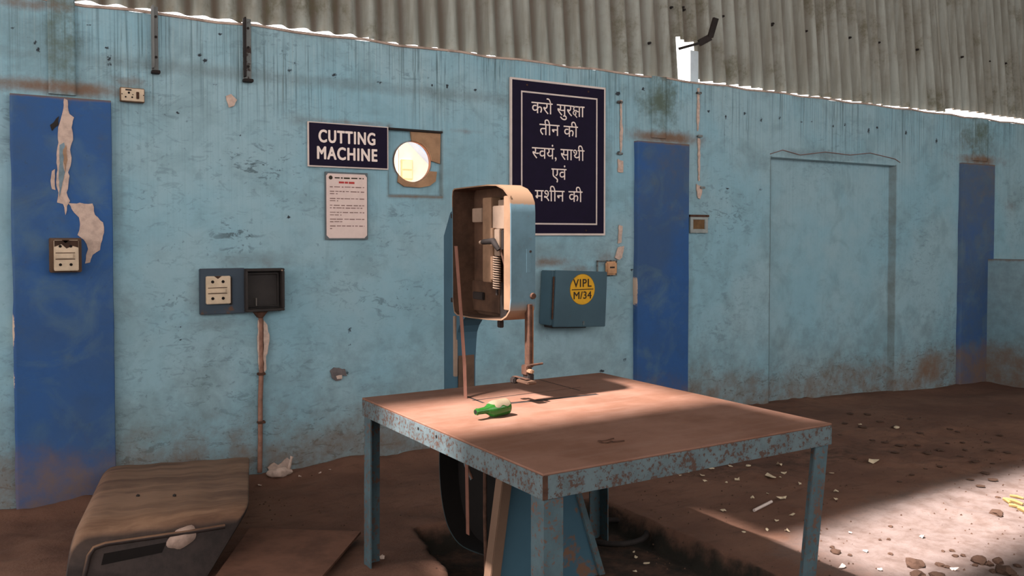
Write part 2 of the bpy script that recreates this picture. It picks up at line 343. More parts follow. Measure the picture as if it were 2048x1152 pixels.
def masks(x, z):
    A = np.zeros((x.size, 4)); D = np.zeros((x.size, 4)); D[:, 3] = 1
    idx = {'g': (A, 0), 'b': (A, 1), 'm': (A, 2), 's': (A, 3), 'd': (D, 0), 'k': (D, 1), 'p': (D, 2)}
    for bx, bz, rx, rz, ch, st in BL:
        m = (np.abs(x-bx) < 3*rx) & (np.abs(z-bz) < 3*rz)
        if not m.any(): continue
        q = np.exp(-(((x[m]-bx)/rx)**2+((z[m]-bz)/rz)**2)*.9)*st; arr, c = idx[ch]; arr[m, c] = np.maximum(arr[m, c], q)
    n = fbm(x, z, 1.1, 3.); n2 = fbm(x, z*.6, 3., 5.)
    D[:, 0] = np.clip((z-2.25)/.55, 0, 1)*np.clip(n2*1.6-.25, 0, 1)*.9+.12*np.clip((z-1.2), 0, 1)     # drips below the wall top
    A[:, 3] = np.maximum(A[:, 3], np.clip(n*1.5-.65, 0, 1)*.75)
    base = np.clip((.34+.35*n-z)/.34, 0, 1); A[:, 1] = np.maximum(A[:, 1], base*.55); A[:, 3] = np.maximum(A[:, 3], base*.8)
    base = np.clip((.85+.3*n-z)/.8, 0, 1); A[:, 0] = np.maximum(A[:, 0], base*.5)  # greyer towards the floor: grime, plus painted shade of the lower wall
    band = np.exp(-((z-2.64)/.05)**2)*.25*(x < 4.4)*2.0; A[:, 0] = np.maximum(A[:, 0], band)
    for ex in (6.385, 8.31): A[:, 0] = np.maximum(A[:, 0], np.exp(-((x-ex)/.016)**2)*.75*(z < 2.36))  # doorway edges darkened: recess shade painted into the mask
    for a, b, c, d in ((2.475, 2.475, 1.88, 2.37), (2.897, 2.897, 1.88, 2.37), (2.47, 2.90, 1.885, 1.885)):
        dd = np.hypot(x-np.clip(x, a, b), z-np.clip(z, c, d)); A[:, 0] = np.maximum(A[:, 0], np.exp(-(dd/.014)**2)*.8)  # fan board edges darkened the same way, as painted recess shade
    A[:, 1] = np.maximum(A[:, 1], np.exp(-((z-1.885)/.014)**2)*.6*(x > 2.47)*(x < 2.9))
    top = np.clip((z-2.9)/.06, 0, 1)*.35; A[:, 1] = np.maximum(A[:, 1], top)
    return A, D
def axis_lines(a, b, step, cuts):
    v = list(np.arange(a, b, step))+[b]
    v = [q for q in v if all(abs(q-c) > step*.45 for c in cuts)]
    for c in cuts: v += [c-.0012, c+.0012]
    return np.array(sorted(v))
TOPZ = 2.955
REC = [(2.475, 2.897, 1.895, 2.362, .03), (6.385, 8.31, -.3, 2.345, .075)]     # recesses: fan board, bricked-up doorway
HOLE = (2.669, 2.135, .145)
def make_wall():
    xs = axis_lines(-1.3, 12.6, .0135, [2.475, 2.897, 6.385, 8.31]); zs = axis_lines(-.25, TOPZ, .0135, [1.895, 2.362, 2.345])
    Xg, Zg = np.meshgrid(xs, zs, indexing='ij'); nx, nz = Xg.shape
    y = np.full_like(Xg, 5.64)
    for x0, x1, z0, z1, d in REC: y = np.where((Xg > x0) & (Xg < x1) & (Zg > z0) & (Zg < z1), 5.64+d, y)
    y += .006+(fbm(Xg, Zg, 1.7, 2.)-.47)*.014+(fbm(Xg, Zg, 9., 4.)-.47)*.004
    hx, hz, hr = HOLE; r = np.hypot(Xg-hx, Zg-hz); near = (r > hr-.011) & (r < hr+.011); rag = hr*(1+0*r)
    Xf = np.where(near, hx+(Xg-hx)/np.maximum(r, 1e-6)*rag, Xg); Zf = np.where(near, hz+(Zg-hz)/np.maximum(r, 1e-6)*rag, Zg)
    Zf[:, -1] += (fbm(xs, xs*0, 6., 8.)-.5)*.02
    co = np.stack([Xf, y, Zf], -1).reshape(-1, 3); I = np.arange(nx*nz).reshape(nx, nz)
    q = np.stack([I[:-1, :-1], I[1:, :-1], I[1:, 1:], I[:-1, 1:]], -1).reshape(-1, 4)
    cx = co[q].mean(1); keep = np.hypot(cx[:, 0]-hx, cx[:, 2]-hz) > hr-.002; q = q[keep]
    # ledge on top and the outer face above 2.6 m
    n0 = len(co); t = co[I[:, -1]]; b1 = t.copy(); b1[:, 1] = 5.87; b2 = b1.copy(); b2[:, 2] = -.3
    co = np.concatenate([co, b1]); J = n0+np.arange(nx)
    q2 = np.stack([I[:-1, -1], I[1:, -1], J[1:], J[:-1]], -1)
    q = np.concatenate([q, q2])
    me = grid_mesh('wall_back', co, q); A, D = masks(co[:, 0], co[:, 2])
    # concrete surround of the round opening stays grubby
    rr = np.hypot(co[:, 0]-hx, co[:, 2]-hz); A[:, 1] = np.maximum(A[:, 1], np.clip(1-(rr-hr)/.02, 0, 1)*.8)
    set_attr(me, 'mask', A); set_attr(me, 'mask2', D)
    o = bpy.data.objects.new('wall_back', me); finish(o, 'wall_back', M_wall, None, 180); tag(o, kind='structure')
    # sleeve of the round opening
    bm = bmesh.new(); n = 48; R = [[bm.verts.new((hx+hr*math.cos(6.2832*i/n), yy, hz+hr*math.sin(6.2832*i/n))) for i in range(n)] for yy in (5.665, 5.70)]
    for i in range(n): bm.faces.new((R[0][i], R[0][(i+1) % n], R[1][(i+1) % n], R[1][i]))
    obj('hole_sleeve', bm, M_cut, o, 180)
    return o
wall = make_wall()
def pilaster(x0, x1, top, i):
    d = .045; xs = axis_lines(x0, x1, .0135, []); zs = np.arange(-.2, top+.001, .0135)
    zs[-1] = top
    ring = [(x0, 5.66)]+[(x, 5.64-d) for x in xs]+[(x1, 5.66)]; P = np.array(ring)
    n, m = len(P), len(zs); Xg = np.repeat(P[:, 0][:, None], m, 1); Yg = np.repeat(P[:, 1][:, None], m, 1); Zg = np.repeat(zs[None], n, 0)
    wob = (fbm(Zg+x0*7, Zg*0, 3.5, 1.)-.47)*.016; Xg = Xg+np.where(np.abs(Xg-x0) < .002, wob, 0)+np.where(np.abs(Xg-x1) < .002, -wob*.4, 0)
    co = np.stack([Xg, Yg, Zg], -1).reshape(-1, 3); I = np.arange(n*m).reshape(n, m)
    q = np.stack([I[:-1, :-1], I[1:, :-1], I[1:, 1:], I[:-1, 1:]], -1).reshape(-1, 4)
    co2 = np.stack([P[:, 0], np.full(n, 5.66), np.full(n, top)], -1); J = len(co)+np.arange(n); co = np.concatenate([co, co2])
    q = np.concatenate([q, np.stack([I[:-1, -1], I[1:, -1], J[1:], J[:-1]], -1)])
    me = grid_mesh('pilaster', co, q); x, z = co[:, 0], co[:, 2]; nn = fbm(x, z, 2., 6.)
    A = np.zeros((len(co), 4)); D = np.zeros((len(co), 4)); D[:, 3] = 1
    up = [.3, .75, 1.0][i]
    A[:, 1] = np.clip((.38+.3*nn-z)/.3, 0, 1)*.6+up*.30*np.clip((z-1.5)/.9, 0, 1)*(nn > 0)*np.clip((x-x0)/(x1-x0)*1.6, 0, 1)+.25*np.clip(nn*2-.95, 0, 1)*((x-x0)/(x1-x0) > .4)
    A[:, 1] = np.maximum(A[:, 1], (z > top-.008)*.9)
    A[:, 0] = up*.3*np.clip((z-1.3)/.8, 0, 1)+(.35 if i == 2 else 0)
    A[:, 3] = .08
    D[:, 2] = np.exp(-np.minimum(x-x0, 9)/.004)*np.clip(fbm(z, z*0, 4., 2.)*2-.55, 0, 1)*.6
    set_attr(me, 'mask', A); set_attr(me, 'mask2', D)
    o = bpy.data.objects.new('pilaster', me); finish(o, 'pilaster', M_pil, wall); return o
pil = [pilaster(.160, .678, 2.40, 0), pilaster(4.711, 5.294, 2.40, 1), pilaster(9.47, 10.12, 2.43, 2)]
# thin concrete ribs that stand a little proud above the pilasters
def rib(x0, x1, z0, z1, d, m=None):
    xs = np.linspace(x0, x1, 12); zs = np.linspace(z0, z1, 40); ring = np.array([(x0, 5.66)]+[(x, 5.64-d) for x in xs]+[(x1, 5.66)])
    n, mm = len(ring), len(zs); co = np.stack([np.repeat(ring[:, 0][:, None], mm, 1), np.repeat(ring[:, 1][:, None], mm, 1), np.repeat(zs[None], n, 0)], -1).reshape(-1, 3)
    I = np.arange(n*mm).reshape(n, mm); q = np.stack([I[:-1, :-1], I[1:, :-1], I[1:, 1:], I[:-1, 1:]], -1).reshape(-1, 4)
    me = grid_mesh('column_rib', co, q); A, D = masks(co[:, 0], co[:, 2]); D[:, 1] = np.maximum(D[:, 1], .55); set_attr(me, 'mask', A); set_attr(me, 'mask2', D)
    return finish(bpy.data.objects.new('column_rib', me), 'column_rib', M_wall, wall)
rib(W(95, 60)[0], W(150, 60)[0], 2.42, TOPZ+.02, .012); rib(W(1303, 200)[0], W(1331, 200)[0], 2.44, TOPZ+.01, .012); rib(W(1945, 280)[0], W(1975, 280)[0], 2.47, TOPZ, .010)
# bare plaster patches: filler that shows where paint has fallen off
def patch(pts, y, parent, m=M_plaster, th=.003, name='plaster_patch'):
    P = [W(px, py, y) for px, py in pts]; out = []
    for i, p in enumerate(P):
        q = P[(i+1) % len(P)]; L = math.hypot(q[0]-p[0], q[1]-p[1]); n = max(1, int(L/.02))
        for k in range(n):
            t = k/n; j = .0035 if k and th > .0025 else 0
            out.append((p[0]+(q[0]-p[0])*t+random.uniform(-j, j), p[1]+(q[1]-p[1])*t+random.uniform(-j, j)))
    return obj(name, prism(out, 'y', y-th, y+.006), m, parent)
PF = 5.593
patch([(128,197),(135,200),(139,228),(148,235),(143,255),(146,280),(140,300),(143,315),(141,332),(136,345),(139,352),(133,385),(140,402),(134,412),(131,430),(126,408),(114,405),(117,385),(113,372),(115,340),(113,310),(117,285),(116,262),(121,240),(125,225)], PF, pil[0])
patch([(104,342),(110,338),(111,380),(104,378),(101,362)], PF, pil[0])
patch([(136,406),(185,407),(190,430),(206,445),(208,465),(200,500),(185,510),(180,525),(170,527),(172,510),(176,498),(168,480),(155,470),(160,450),(158,435),(148,425)], PF, pil[0])
patch([(119,290),(128,285),(129,300),(126,330),(130,345),(122,380),(119,395),(118,340)], PF-.002, pil[0], plain('bluish_scrape', (120,140,150), .9, .2))
patch([(100,250),(118,232),(117,250),(104,262)], PF, pil[0], M_dark)
patch([(126,300),(132,290),(135,320),(130,345)], PF-.0025, pil[0], plain('brown_scrape', (160,128,104), .9, .2))
WF = 5.636
patch([(452,192),(462,188),(474,200),(468,212),(458,215),(455,205)], WF, wall)
patch([(1241,200),(1244,200),(1244,240),(1246,262),(1243,300),(1241,306),(1240,280),(1241,240)], WF, wall); patch([(1236,318),(1246,322),(1246,345),(1236,344)], WF, wall)
patch([(1238,450),(1245,452),(1243,485),(1236,487)], WF, wall); patch([(1236,495),(1248,492),(1244,515),(1238,520),(1230,515)], WF, wall)
patch([(1395,176),(1399,176),(1399,240),(1396,262),(1395,262),(1394,240)], WF, wall); patch([(1396,276),(1400,278),(1400,330),(1399,362),(1397,362),(1396,320)], WF, wall); patch([(1393,368),(1404,374),(1404,384),(1400,398),(1396,396),(1393,380)], WF, wall)
for q in ((1240,204),(1240,307),(1398,186),(1400,272),(1405,375)):
    x, z = W(*q, 5.63); obj('conduit_clip', B(x-.03, x+.022, 5.615, 5.637, z-.010, z+.008), M_angle, wall, None, .003)
patch([(535,935),(548,925),(556,930),(575,915),(582,925),(570,945),(545,950)], WF, wall, M_plaster, .006)
# crack over the doorway
pts = [(1540,308),(1565,300),(1600,310),(1650,304),(1700,310),(1740,306),(1790,318),(1800,325)]
# old scar left of the table, where a fitting was torn off
patch([(660,742),(668,735),(690,738),(694,752),(684,750),(682,760),(672,762),(664,756)], WF, wall, plain('grey_scar', (112, 104, 104), .9, .2))
patch([(672,752),(684,750),(684,757),(674,758)], WF-.002, wall)
obj('crack', T([(W(a, b)[0], 5.638, W(a, b)[1]) for a, b in pts], .004, 5), M_grey, wall)
# thin mortar ridge along wall top
bm = bmesh.new(); xs = np.arange(-1.2, 12.5, .25); tube(bm, [(x, 5.645, TOPZ+.002+.008*math.sin(x*9)) for x in xs], .009, 6)
obj('mortar_edge', bm, plain('mortar', (186, 164, 150), .95, .2), wall)
# infill board around the round opening
hx, hz, hr = HOLE
def ringpoly(pts): return pts
def arc(a0, a1, n, r=hr+.003): return [(hx+r*math.cos(math.radians(a0+(a1-a0)*i/n)), hz+r*math.sin(math.radians(a0+(a1-a0)*i/n))) for i in range(n+1)]
obj('plywood_piece', prism([(2.65, 2.35), (2.89, 2.35), (2.885, 2.13)]+arc(5, 93, 14)[0:], 'y', 5.655, 5.672), M_ply, wall)
obj('plywood_piece', prism(arc(-140, -25, 14)+[(2.86, 2.07), (2.85, 2.0), (2.8, 1.965), (2.72, 1.95), (2.6, 1.955), (2.55, 1.985)], 'y', 5.655, 5.672), M_ply, wall)
obj('gap_shade_strip', B(2.475, 2.897, 5.632, 5.668, 2.352, 2.366), M_dark, wall, None, .002)  # dark strip standing for the shadow gap above the board
# ------------------------------------------------------------------ ceiling, corrugated cladding, partition, floor
bm = bmesh.new()   # roof with two long openings where sheets are missing: sunlight falls in through them
for q in ((-7, 14, -3.2, 2.4), (-7, 0, 2.4, 2.97), (4.6, 14, 2.4, 2.97), (-7, -1.65, 2.97, 3.60), (-.06, 14, 3.05, 3.60), (4.6, 14, 2.97, 3.05), (-7, 14, 3.60, 6.5)): box(bm, *q, 5.70, 5.75)
cl = obj('ceiling', bm, plain('roof_sheet', (120, 112, 100), .9, .1)); tag(cl, kind='structure')
wr = obj('wall_right', B(13.2, 13.4, -3, 6.2, -.3, 5.7), M_sheet); tag(wr, kind='structure')
wf = obj('wall_front', B(-7, 14, -3.3, -3.1, -.3, 1.9), M_wall); tag(wf, kind='structure')
up = bpy.data.objects.new('wall_upper', None); up.location = (0, 6.0, 3.05); C.objects.link(up); tag(up, kind='structure')
PITCH = .172; NC = 6; SW = PITCH*NC
YS = 6.0; LEAN = .09
def zsight(x, y):  # height of the sight line over the wall top
    return EYE+(TOPZ-EYE)*y/5.64
k = 0; x = -1.6
while x < 13.4:
    px_like = x
    gap = .030 if x < 2.2 else (.004 if x < 5.2 else (.020 if x < 9.6 else .075))
    gap += random.uniform(-.006, .006)
    z0 = zsight(x, YS)+gap; z1 = 5.70
    n = 12*NC+10; xs = np.linspace(x-.06, x+SW+.06, n); zs = np.linspace(z0, z1, 60)
    Xg, Zg = np.meshgrid(xs, zs, indexing='ij')
    Yg = YS-.003*(k % 2)*2+.036*np.cos(2*np.pi*Xg/PITCH)+(Zg-3)*LEAN
    Zg2 = Zg.copy(); Zg2[:, 0] += (fbm(xs, xs*0, 12., k)-.5)*.014
    co = np.stack([Xg, Yg, Zg2], -1).reshape(-1, 3); I = np.arange(co.shape[0]).reshape(Xg.shape)
    q = np.stack([I[:-1, :-1], I[1:, :-1], I[1:, 1:], I[:-1, 1:]], -1).reshape(-1, 4)
    # broken-out piece beside the third column
    h0 = W(1359, 75, YS); h1 = W(1389, 160, YS); c = co[q].mean(1)
    q = q[~((c[:, 0] > h0[0]) & (c[:, 0] < h1[0]) & (c[:, 2] < h0[1]))]
    me = grid_mesh('cladding_sheet', co, q)
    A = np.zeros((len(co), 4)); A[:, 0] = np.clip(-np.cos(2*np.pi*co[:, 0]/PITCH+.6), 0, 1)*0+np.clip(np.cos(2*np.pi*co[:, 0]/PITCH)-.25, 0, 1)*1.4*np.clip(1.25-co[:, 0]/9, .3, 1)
    rx = W(1318, 80, YS)[0]; A[:, 0] = np.maximum(A[:, 0], np.exp(-((co[:, 0]-rx)/.05)**2)*fbm(co[:, 0], co[:, 2], 9, 3.)*1.2)
    set_attr(me, 'mask', A)
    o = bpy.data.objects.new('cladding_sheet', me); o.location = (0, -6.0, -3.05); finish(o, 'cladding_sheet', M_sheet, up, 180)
    x += SW; k += 1
for a, b in [(1375,12),(1377,17),(1455,30),(1555,45),(1553,48),(1622,60),(1710,73),(1768,83),(1845,97),(1935,112),(1989,121),(2022,125),(1303,85),(1352,12)]:
    x, z = W(a, b, YS-.03); bm = bmesh.new(); bmesh.ops.create_cone(bm, cap_ends=True, segments=6, radius1=.014, radius2=.010, depth=.03, matrix=Matrix.Translation((x, YS-.035+(z-3)*LEAN, z)) @ Matrix.Rotation(math.pi/2, 4, 'X'))
    obj('roof_bolt', bm, M_dark, up)
# low partition that meets the back wall at the right
bm = B(10.0, 10.22, 3.2, 5.64, -.3, 1.33); po = obj('wall_partition', bm, None)
me = po.data; bm = bmesh.new(); bm.from_mesh(me); bmesh.ops.subdivide_edges(bm, edges=bm.edges[:], cuts=40, use_grid_fill=True); bm.to_mesh(me); bm.free()
co = np.array([v.co[:] for v in me.vertices]); A = np.zeros((len(co), 4)); D = A.copy(); D[:, 3] = 1
nn = fbm(co[:, 1], co[:, 2], 3., 2.); A[:, 0] = .35+.5*np.clip((.5-co[:, 2]), 0, 1)+nn*.2; A[:, 1] = np.maximum(np.clip((.25+.4*nn-co[:, 2])/.3, 0, 1)*.7, (co[:, 2] > 1.30)*.75)
set_attr(me, 'mask', A); set_attr(me, 'mask2', D); me.materials.append(M_wall); tag(po, kind='structure')
# floor: earth, slab, the sunken bay under the machine
PIT = [(2.02, 4.25), (3.17, 4.15), (3.17, 1.0), (1.75, 1.0), (1.8, 2.9), (1.82, 3.5)]
def inpoly(x, y, P):
    r = np.zeros(x.shape, bool)
    for i in range(len(P)):
        (ax, ay), (bx, by) = P[i], P[(i+1) % len(P)]
        if ay == by: continue
        c = ((ay > y) != (by > y)) & (x < (bx-ax)*(y-ay)/(by-ay)+ax); r ^= c
    return r
def polydist(x, y, P):
    d = np.full(x.shape, 9.)
    for i in range(len(P)):
        (ax, ay), (bx, by) = P[i], P[(i+1) % len(P)]; ex, ey = bx-ax, by-ay; t = np.clip(((x-ax)*ex+(y-ay)*ey)/(ex*ex+ey*ey), 0, 1)
        d = np.minimum(d, np.hypot(x-ax-t*ex, y-ay-t*ey))
    return d
def floor_z(x, y):
    x = np.asarray(x, float); y = np.asarray(y, float)
    s = np.where(inpoly(x, y, PIT), 1., -1.)*polydist(x, y, PIT)+(fbm(x, y, 7., 1.)-.47)*.07
    z = -.13*np.clip((s+.01)/.04, 0, 1)-.11*np.clip((x-6.6)/2.5, 0, 1)*np.clip((y-4)/1.2, 0, 1)
    z = z+(fbm(x, y, 1.6, 2.)-.47)*.05+(fbm(x, y, 8., 3.)-.47)*.022*np.where(x < 3.2, 1, .5)
    lift = np.exp(-((x-1.75)/.22)**2-((y-3.55)/.30)**2)*.07; z = z+lift                         # heap of dust by the near corner of the bay
    z = z+np.exp(-((y-5.6)/.12)**2)*.06*(.4+fbm(x, y, 5., 6.))*np.clip((4-x)/1, 0.2, 1)+.02*np.clip((fbm(x, y, 3., 9.)-.55)*6, 0, 1)*(x > 4)*(x < 7)
    return z
xs = np.concatenate([np.arange(-7, -.5, .25), np.arange(-.5, 7.5, .022), np.arange(7.5, 13.3, .06)]); ys = np.concatenate([np.arange(-3.2, 1.9, .2), np.arange(1.9, 5.8, .022)])
Xg, Yg = np.meshgrid(xs, ys, indexing='ij'); Zg = floor_z(Xg, Yg); co = np.stack([Xg, Yg, Zg], -1).reshape(-1, 3)
I = np.arange(co.shape[0]).reshape(Xg.shape); q = np.stack([I[:-1, :-1], I[1:, :-1], I[1:, 1:], I[:-1, 1:]], -1).reshape(-1, 4)
me = grid_mesh('floor', co, q); x, y = co[:, 0], co[:, 1]; A = np.zeros((len(co), 4)); A[:, 3] = 1
A[:, 0] = np.clip((x-3.0)/.8, 0, 1)*np.clip((3.35-y)/.4, 0, 1)*.9+np.clip((x-3.6)/1., 0, 1)*np.clip((4.2-y)/1.2, 0, 1)*.25
A[:, 1] = np.exp(-((x-5.2)/1.3)**2-((y-4.05)/.42)**2)*.55+np.exp(-((x-4.1)/.45)**2-((y-4.3)/.25)**2)*.35+np.clip((x-4.0), 0, 1)*np.clip((2.45-y)/.2, 0, 1)*.3+np.exp(-((y-5.6)/.10)**2)*.25*(x > 8)
A[:, 1] += np.exp(-((x-1.75)/.4)**2-((y-4.7)/.35)**2)*.30
s = np.where(inpoly(x, y, PIT), 1., -1.)*polydist(x, y, PIT); A[:, 2] = np.exp(-((s-.02)/.05)**2)*.75+np.clip(s/.1, 0, 1)*.62  # black slab edge; bay darkened to paint in shade under the table
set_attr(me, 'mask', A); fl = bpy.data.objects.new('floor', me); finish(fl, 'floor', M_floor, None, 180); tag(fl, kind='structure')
fz = lambda x, y: float(floor_z(np.array([x]), np.array([y]))[0])
# ground and a house outside, seen through the round opening and the broken cladding
gd = obj('ground_outside', B(-30, 60, 6.3, 70, -.4, -.2), plain('outdoor_ground', (190, 160, 140), .95, .1)); tag(gd, kind='structure')
hb = thing('building', 'pale cream building outside, seen through the round hole in the wall', 'building', (3.6, 11, -.2))
obj('wall', B(2.0, 5.60, 11, 14, -.2, 3.02), plain('cream_render', (246, 238, 226), .8, .03), hb)
wn = obj('window_frame', B(4.98, 5.16, 10.94, 11.0, 2.38, 2.66), plain('ochre_frame', (236, 214, 170), .7, .05), hb, None, .005)
obj('pane', B(5.0, 5.14, 10.93, 10.945, 2.53, 2.64), plain('pale_pane', (244, 226, 186), .4, .03), wn); obj('pane', B(5.0, 5.14, 10.93, 10.945, 2.40, 2.505), plain('pale_pane', (244, 226, 186), .4, .03), wn)
obj('roof', prism([(4.95, 3.05), (5.55, 2.50), (5.80, 2.52), (5.12, 3.25)], 'y', 10.8, 14.2), plain('blue_roof', (170, 196, 224), .5, .03), hb)
obj('drain_pipe', T([(4.93, 10.95, -.2), (4.93, 10.95, 2.8)], .02), M_white, hb)
# ------------------------------------------------------------------ fixtures on the wall
def frame_rect(x0, x1, z0, z1, wd, y0, y1):
    bm = bmesh.new()
    box(bm, x0, x1, y0, y1, z0, z0+wd); box(bm, x0, x1, y0, y1, z1-wd, z1); box(bm, x0, x0+wd, y0, y1, z0+wd, z1-wd); box(bm, x1-wd, x1, y0, y1, z0+wd, z1-wd); return bm
# safety board
x0, x1, z0, z1 = 3.470, 4.387, 1.605, 2.815
t = thing('safety_board', 'tall navy notice board with white Hindi lettering behind the machine head', 'sign', (3.93, 5.63, z0))
obj('edge_trim', frame_rect(x0, x1, z0, z1, .018, 5.619, 5.636), M_white, t)
obj('panel', B(x0+.016, x1-.016, 5.618, 5.634, z0+.016, z1-.016), M_navy, t)
obj('border_line', frame_rect(x0+.095, x1-.085, z0+.085, z1-.095, .012, 5.6165, 5.619), M_white, t)
for a, b in ((.15, -.048), (.74, -.048), (.72, .04)):
    bm = bmesh.new(); bmesh.ops.create_cone(bm, cap_ends=True, segments=10, radius1=.008, radius2=.006, depth=.006, matrix=Matrix.Translation((x0+a, 5.616, (z1 if b < 0 else z0)+b)) @ Matrix.Rotation(math.pi/2, 4, 'X')); obj('rivet', bm, M_rust, t)
for toks, a, b, lab in [(['करो', ' ', 'सुर', 'KSH', 'ा'], (1063,205), (1169,232), 0), (['तीन', ' ', 'की'], (1079,246), (1156,275), 0), (['HSA', 'वयं,', ' ', 'साथी'], (1064,293), (1169,320), 0), (['एवं'], (1103,338), (1133,364), 0), (['मशीन', ' ', 'की'], (1070,378), (1165,405), 0)]:
    bm = compose(toks); e = ext(bm); ax, az = W(a[0], a[1]-0, 5.617); bx, bz = W(b[0], b[1], 5.617)
    # keep a common letter size: headline to baseline is 0.58 em
    s = .137
    wd = bx-ax; base = {205: 232-2, 246: 272, 293: 319, 338: 359, 378: 403}[a[1]]; zb = W((a[0]+b[0])/2, base, 5.617)[1]
    plate_text('hindi_lettering', bm, ax, bx, zb+e[2]*s, zb+e[3]*s, 5.6175, M_navyt, t)
# CUTTING MACHINE sign
x0, x1, z0, z1 = 1.885, 2.456, 2.075, 2.362
t = thing('machine_sign', 'small navy sign reading CUTTING MACHINE in white capitals', 'sign', (2.17, 5.63, z0))
obj('edge_trim', frame_rect(x0-.005, x1+.005, z0-.009, z1+.005, .010, 5.622, 5.636), M_white, t)
obj('panel', B(x0+.004, x1-.004, 5.619, 5.634, z0, z1-.002), M_navy, t)
for s, a, b in (('CUTTING', (637,259), (751,290)), ('MACHINE', (634,293), (755,323))):
    ax, az = W(a[0], a[1]+2, 5.617); bx, bz = W(b[0], b[1], 5.617)
    zt = W((a[0]+b[0])/2, 262 if s[0] == 'C' else 295, 5.617)[1]; zb = W((a[0]+b[0])/2, 288 if s[0] == 'C' else 321, 5.617)[1]
    plate_text('lettering', bold(s, .040, 1.14), ax, bx, zb, zt, 5.6185, M_navyt, t)
# paper notice
x0, x1, z0, z1 = 2.008, 2.300, 1.585, 2.025
t = thing('paper_notice', 'white framed sheet of small print below the machine sign', 'notice', (2.15, 5.63, z0))
obj('backing', B(x0-.008, x1+.008, 5.628, 5.638, z0-.010, z1+.012), plain('notice_backing', (96, 104, 108), .8, .1), t, None, .002)
obj('sheet', prism([(x0+.02, z0), (x1-.02, z0), (x1, z0+.02), (x1, z1-.02), (x1-.015, z1), (x0+.012, z1), (x0, z1-.015), (x0, z0+.02)], 'y', 5.624, 5.629), plain('notice_paper', (216, 194, 186), .7, .04), t)
bm = bmesh.new(); L = x1-x0
rows = [(.14,.42),(.17,.42),(.29,.95)]
def words(bm, zc, a, b, h=.006):
    x = x0+L*a
    while x < x0+L*b:
        wd = random.uniform(.012, .045); e = min(x+wd, x0+L*b); box(bm, x, e, 5.6232, 5.6242, zc-h/2+random.uniform(-.001, .001), zc+h/2); x = e+random.uniform(.004, .012)
lines = [(.205,.08,.93),(.275,.08,.93),(.312,.08,.27),(.385,.08,.93),(.42,.08,.28),(.49,.08,.93),(.53,.08,.88),(.60,.08,.93),(.64,.08,.36),(.705,.08,.93),(.745,.08,.38),(.81,.08,.93),(.85,.08,.16)]
for f, a, b in lines: words(bm, z1-(z1-z0)*f, a, b)
tag(obj('print', bm, M_grey, t), kind='stuff'); bm = bmesh.new(); words(bm, z1-(z1-z0)*.065, .2, .92, .009); bmesh.ops.create_cone(bm, cap_ends=True, segments=10, radius1=.014, radius2=.014, depth=.001, matrix=Matrix.Translation((x0+.03, 5.6235, z1-.028)) @ Matrix.Rotation(math.pi/2, 4, 'X')); tag(obj('print_heading', bm, M_ink, t), kind='stuff')
bm = bmesh.new(); words(bm, z1-(z1-z0)*.135, .30, .70, .014); tag(obj('red_heading', bm, M_red, t), kind='stuff')
# socket plate beside the left pilaster
def wrect(px0, py0, px1, py1, y=5.64):
    a = W(px0, py0, y); b = W(px1, py1, y); return a[0], b[0], b[1], a[1]
x0, x1, z0, z1 = wrect(240, 174, 289, 206, 5.61)
t = thing('socket_plate', 'cream three-pin socket and switch plate high beside the left blue pilaster', 'socket', (x0, 5.64, z0))
obj('box', B(x0, x1, 5.60, 5.638, z0, z1), plain('grubby_box', (120, 96, 76), .8, .2), t, None, .003)
pl = obj('plate', B(x0+.004, x1-.004, 5.592, 5.601, z0+.004, z1-.006), M_cream, t, None, .002)
def disc(x, y, z, r, d=.004, seg=12, sx=1):
    bm = bmesh.new(); bmesh.ops.create_cone(bm, cap_ends=True, segments=seg, radius1=r, radius2=r, depth=d, matrix=Matrix.Translation((x, y, z)) @ Matrix.Rotation(math.pi/2, 4, 'X')); return bm
cx = x0+(x1-x0)*.34; cz = (z0+z1)/2-.004
for dx, dz, r in ((0, .014, .0065), (-.018, -.012, .005), (.018, -.012, .005)): obj('pin_hole', disc(cx+dx, 5.5915, cz+dz, r), M_hole, pl)
obj('switch', B(x0+(x1-x0)*.64, x0+(x1-x0)*.76, 5.586, 5.592, cz-.020, cz+.022), M_rust, pl, None, .002)
for f in (.06, .5, .94): obj('screw', disc(x0+(x1-x0)*f, 5.5915, cz+.004, .003), M_dark, pl)
obj('label_strip', B(x0+(x1-x0)*.2, x0+(x1-x0)*.45, 5.5905, 5.592, z1-.020, z1-.011), M_dark, pl)
# fuse carriers
def fuse_unit(parent, x0, x1, z0, z1, y, lower=False):
    u = obj('fuse_base', B(x0, x1, y-.03, y, z0, z1), M_cream, parent, None, .004); cx = (x0+x1)/2; h = z1-z0; wd = x1-x0
    obj('fuse_bridge', B(x0+wd*.10, x1-wd*.22, y-.045, y-.03, z0+h*.40, z0+h*.55), M_cream, u, None, .004)
    obj('groove', B(x0+wd*.06, x1-wd*.15, y-.0315, y-.0295, z0+h*.57, z0+h*.595), M_rust, u); obj('groove', B(x0+wd*.06, x1-wd*.15, y-.0315, y-.0295, z0+h*.365, z0+h*.39), M_rust, u)
    for a in (.25, .68):
        for b in (.20, .80): obj('screw_hole', disc(x0+wd*a, y-.031, z0+h*b, wd*.065), M_hole, u)
    obj('notch', prism([(x0+wd*.32, z1), (x0+wd*.62, z1), (x0+wd*.47, z1-h*.10)], 'y', y-.0315, y-.02), M_rust, u)
    return u
x0, x1, z0, z1 = wrect(102, 476, 164, 544, 5.53)
t = thing('fuse_box', 'rusty square box with a grubby cream fuse on the left blue pilaster', 'fuse box', (x0, 5.595, z0))
obj('case', B(x0-.008, x1, 5.53, 5.594, z0, z1), painted('rusty_case', (92, 70, 54), (52, 38, 30), .5, (84, 62, 50), .8, 14), t, None, .004)
